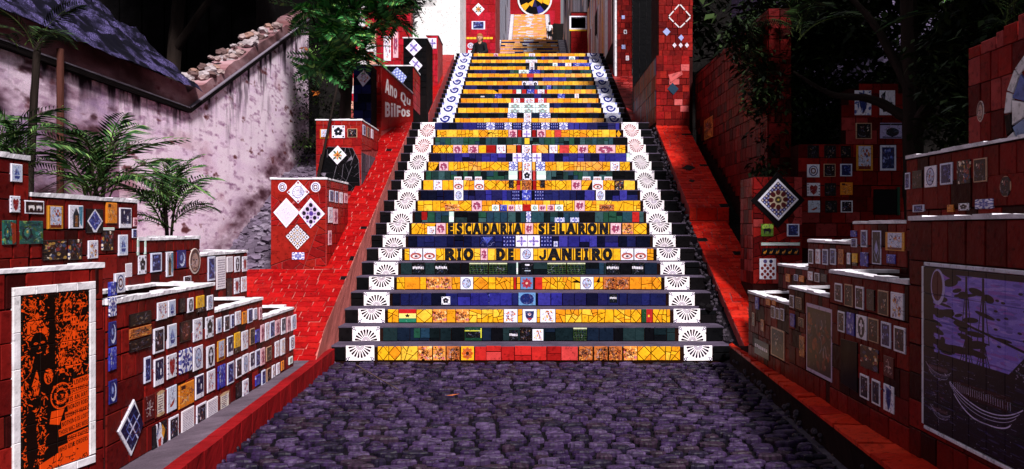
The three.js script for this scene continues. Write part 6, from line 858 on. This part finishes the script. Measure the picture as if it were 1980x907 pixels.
// ---------- people ----------
function bodyMesh(bones, res, k = .035) {   // bones: [ax, ay, az, bx, by, bz, ra, rb]; one continuous skin by smooth union of tapered capsules
  let lo = [9, 9, 9], hi = [-9, -9, -9]; for (const b of bones) for (let i = 0; i < 3; i++) { lo[i] = Math.min(lo[i], b[i], b[i + 3]); hi[i] = Math.max(hi[i], b[i], b[i + 3]); }
  const c = lo.map((v, i) => (v + hi[i]) / 2), half = Math.max(...hi.map((v, i) => v - lo[i])) / 2 + .22, mc = new MarchingCubes(res, LEAF, false, false, 60000); mc.isolation = 0;
  for (let z = 0; z < res; z++) for (let y = 0; y < res; y++) for (let x = 0; x < res; x++) {
    const p = [x, y, z].map((v, i) => (v - res / 2) / (res / 2) * half + c[i]); let f = 9;
    for (const b of bones) { const d = [b[3] - b[0], b[4] - b[1], b[5] - b[2]], l2 = d[0] ** 2 + d[1] ** 2 + d[2] ** 2 || 1e-9, t = Math.min(1, Math.max(0, ((p[0] - b[0]) * d[0] + (p[1] - b[1]) * d[1] + (p[2] - b[2]) * d[2]) / l2)), e = Math.hypot(p[0] - b[0] - d[0] * t, p[1] - b[1] - d[1] * t, p[2] - b[2] - d[2] * t) - (b[6] + (b[7] - b[6]) * t), h = Math.max(k - Math.abs(f - e), 0) / k; f = Math.min(f, e) - h * h * k * .25; }
    mc.field[x + y * res + z * res * res] = -f;
  }
  mc.update(); const n = mc.count ?? mc.geometry.drawRange.count, pos = Float32Array.from(mc.positionArray.slice(0, n * 3)), nor = Float32Array.from(mc.normalArray.slice(0, n * 3)); for (let i = 0; i < pos.length; i += 3) for (let a = 0; a < 3; a++) pos[i + a] = pos[i + a] * half + c[a];
  const g = new THREE.BufferGeometry(); g.setAttribute('position', new THREE.BufferAttribute(pos, 3)); g.setAttribute('normal', new THREE.BufferAttribute(nor, 3)); return g;
}
function hand(x, y, z, dx, dy, dz, s) { const d = V(dx, dy, dz).normalize(), side = V().crossVectors(d, V(0, 0, 1)).normalize(), nrm = V().crossVectors(d, side), P = V(x, y, z), out = [], b = (a, c, r0, r1) => out.push([...a.toArray(), ...c.toArray(), r0, r1]), palmEnd = P.clone().addScaledVector(d, .085); b(P, palmEnd, .026, .03); [-1.5, -.5, .5, 1.5].forEach((q, i) => { const r = palmEnd.clone().addScaledVector(side, q * .017), l = [.055, .072, .075, .065][i], m = r.clone().addScaledVector(d, l * .5), e = m.clone().addScaledVector(d, l * .35).addScaledVector(nrm, l * .25); b(r, m, .009, .0085); b(m, e, .0085, .007); }); const th = P.clone().addScaledVector(d, .03).addScaledVector(side, s * .026), t2 = th.clone().addScaledVector(side, s * .025).addScaledVector(d, .03); b(th, t2, .011, .009); b(t2, t2.clone().addScaledVector(d, .026), .009, .008); return out; }
function person(label, x, y, d, turn, joints, colors, clothes) {
  const T = thing('person', label, 'person', x, y, d); T.rotation.y = turn; T.updateMatrixWorld(true);
  const add = (n, g, c, r = .8) => { const m = shade(new THREE.Mesh(g, c.isMaterial ? c : new THREE.MeshPhysicalMaterial({ color: C(...c), roughness: r, specularIntensity: .3 }))); m.name = n; T.add(m); return m; };
  add('body', bodyMesh(joints.body, 84), colors.skin, .6);
  add('shirt', bodyMesh(joints.shirt, 52), colors.shirt); add('shorts', bodyMesh(joints.shorts, 48), colors.shorts); add('hair', bodyMesh(joints.hair, 44, .03), colors.hair);
  const [hx, hy, hz] = joints.head; for (const s of [-1, 1]) { add('eye', new THREE.SphereGeometry(.011, 10, 8).translate(hx + s * .032, hy, hz + .088), [.02, .015, .012]); add('shoe', bodyMesh(joints.shoe(s), 26, .02), colors.shoe); } add('lips', new THREE.SphereGeometry(.018, 10, 6).scale(1.3, .4, .6).translate(hx, hy - .06, hz + .088), [.35, .10, .09]);
  return T;
}
const headBones = (x, y, z) => [[x, y + .03, z - .01, x, y - .02, z + .005, .095, .082], [x, y - .05, z + .03, x, y - .085, z + .05, .05, .036], [x, y - .002, z + .09, x, y - .03, z + .108, .012, .016], [x - .088, y, z, x - .088, y - .025, z, .02, .016], [x + .088, y, z, x + .088, y - .025, z, .02, .016], [x, y - .07, z - .01, x, y - .19, z - .02, .052, .058]];
{
  // seated on the bench: hips at .09 above the seat, knees forward, right hand on a knee, left arm resting
  const body = [...headBones(.03, .70, .10), [0, .50, .0, 0, .3, -.02, .13, .12], [0, .3, -.02, 0, .1, 0, .12, .14], [-.15, .5, 0, .15, .5, 0, .06, .06], [-.17, .5, 0, -.23, .25, .06, .05, .042], [-.23, .25, .06, -.13, .14, .3, .042, .03], [.17, .5, 0, .25, .26, .04, .05, .042], [.25, .26, .04, .15, .13, .28, .042, .03], ...hand(-.13, .14, .3, .25, -.25, .9, 1), ...hand(.15, .13, .28, -.2, -.3, .9, -1)];
  for (const s of [-1, 1]) body.push([s * .09, .09, .02, s * .11, .08, .42, .085, .06], [s * .11, .08, .42, s * .1, -.34, .4, .055, .035], [s * .1, -.36, .38, s * .1, -.4, .52, .035, .025]);
  person('seated person in a black shirt with light brown hair, before the red house', -1.62, 6.925, 26.62, -.35, { body, head: [.03, .70, .10], shirt: [[0, .49, .0, 0, .3, -.02, .145, .135], [0, .3, -.02, 0, .08, 0, .135, .155], [-.15, .5, 0, .15, .5, 0, .075, .075], [-.17, .5, 0, -.23, .25, .06, .066, .056], [.17, .5, 0, .25, .26, .04, .066, .056], [-.23, .25, .06, -.14, .15, .28, .056, .046], [.25, .26, .04, .16, .14, .26, .056, .046]], shorts: [[-.09, .09, .02, -.11, .085, .36, .1, .078], [.09, .09, .02, .11, .085, .36, .1, .078], [-.06, .1, 0, .06, .1, 0, .13, .13]], hair: [[.03, .76, .085, .03, .73, .05, .098, .1], [.03, .72, .02, .03, .58, .0, .09, .06]], shoe: (s) => [[s * .1, -.38, .38, s * .1, -.405, .54, .045, .036]] }, { skin: [.42, .22, .15], shirt: [.006, .006, .008], shorts: [.01, .01, .014], hair: [.26, .10, .03], shoe: [.04, .03, .03] });
  const b2 = [...headBones(0, 1.56, 0), [0, 1.33, 0, 0, 1.1, 0, .13, .115], [0, 1.1, 0, 0, .9, 0, .115, .14], [-.15, 1.36, 0, .15, 1.36, 0, .06, .06], [-.18, 1.35, 0, -.25, 1.06, -.03, .05, .042], [-.25, 1.06, -.03, -.22, .83, .08, .042, .03], [.18, 1.35, 0, .24, 1.06, -.04, .05, .042], [.24, 1.06, -.04, .26, .83, .05, .042, .03], ...hand(-.22, .83, .08, .05, -1, .2, 1), ...hand(.26, .83, .05, 0, -1, .15, -1)];
  b2.push([-.09, .86, 0, -.1, .47, .06, .085, .06], [-.1, .47, .06, -.1, .08, -.02, .056, .036], [-.1, .06, -.03, -.1, .04, .13, .036, .026], [.09, .86, 0, .1, .47, .0, .085, .06], [.1, .47, 0, .1, .08, -.05, .056, .036], [.1, .06, -.06, .1, .04, .1, .036, .026]);
  person('person in white top and black shorts standing at the right of the topmost flight', 1.72, 17.42, 70.1, Math.PI * .9, { body: b2, head: [0, 1.56, 0], shirt: [[0, 1.32, 0, 0, 1.1, 0, .145, .13], [0, 1.1, 0, 0, .92, 0, .13, .15], [-.15, 1.36, 0, .15, 1.36, 0, .075, .075], [-.18, 1.35, 0, -.22, 1.18, -.015, .066, .062], [.18, 1.35, 0, .22, 1.18, -.02, .066, .062]], shorts: [[-.06, .88, 0, .06, .88, 0, .145, .145], [-.09, .84, 0, -.1, .52, .05, .105, .09], [.09, .84, 0, .1, .52, .005, .105, .09]], hair: [[0, 1.62, -.02, 0, 1.58, -.05, .1, .1], [0, 1.56, -.07, 0, 1.42, -.08, .085, .05]], shoe: (s) => [[s * .1, .05, -.05 + (s < 0 ? .02 : 0), s * .1, .035, .12, .044, .036]] }, { skin: [.42, .22, .15], shirt: [.75, .72, .78], shorts: [.01, .01, .014], hair: [.05, .02, .015], shoe: [.5, .5, .5] });
}




scene.traverse((o) => { if (o.isMesh) { o.castShadow = true; o.receiveShadow = true; } });
renderer.render(scene, camera);
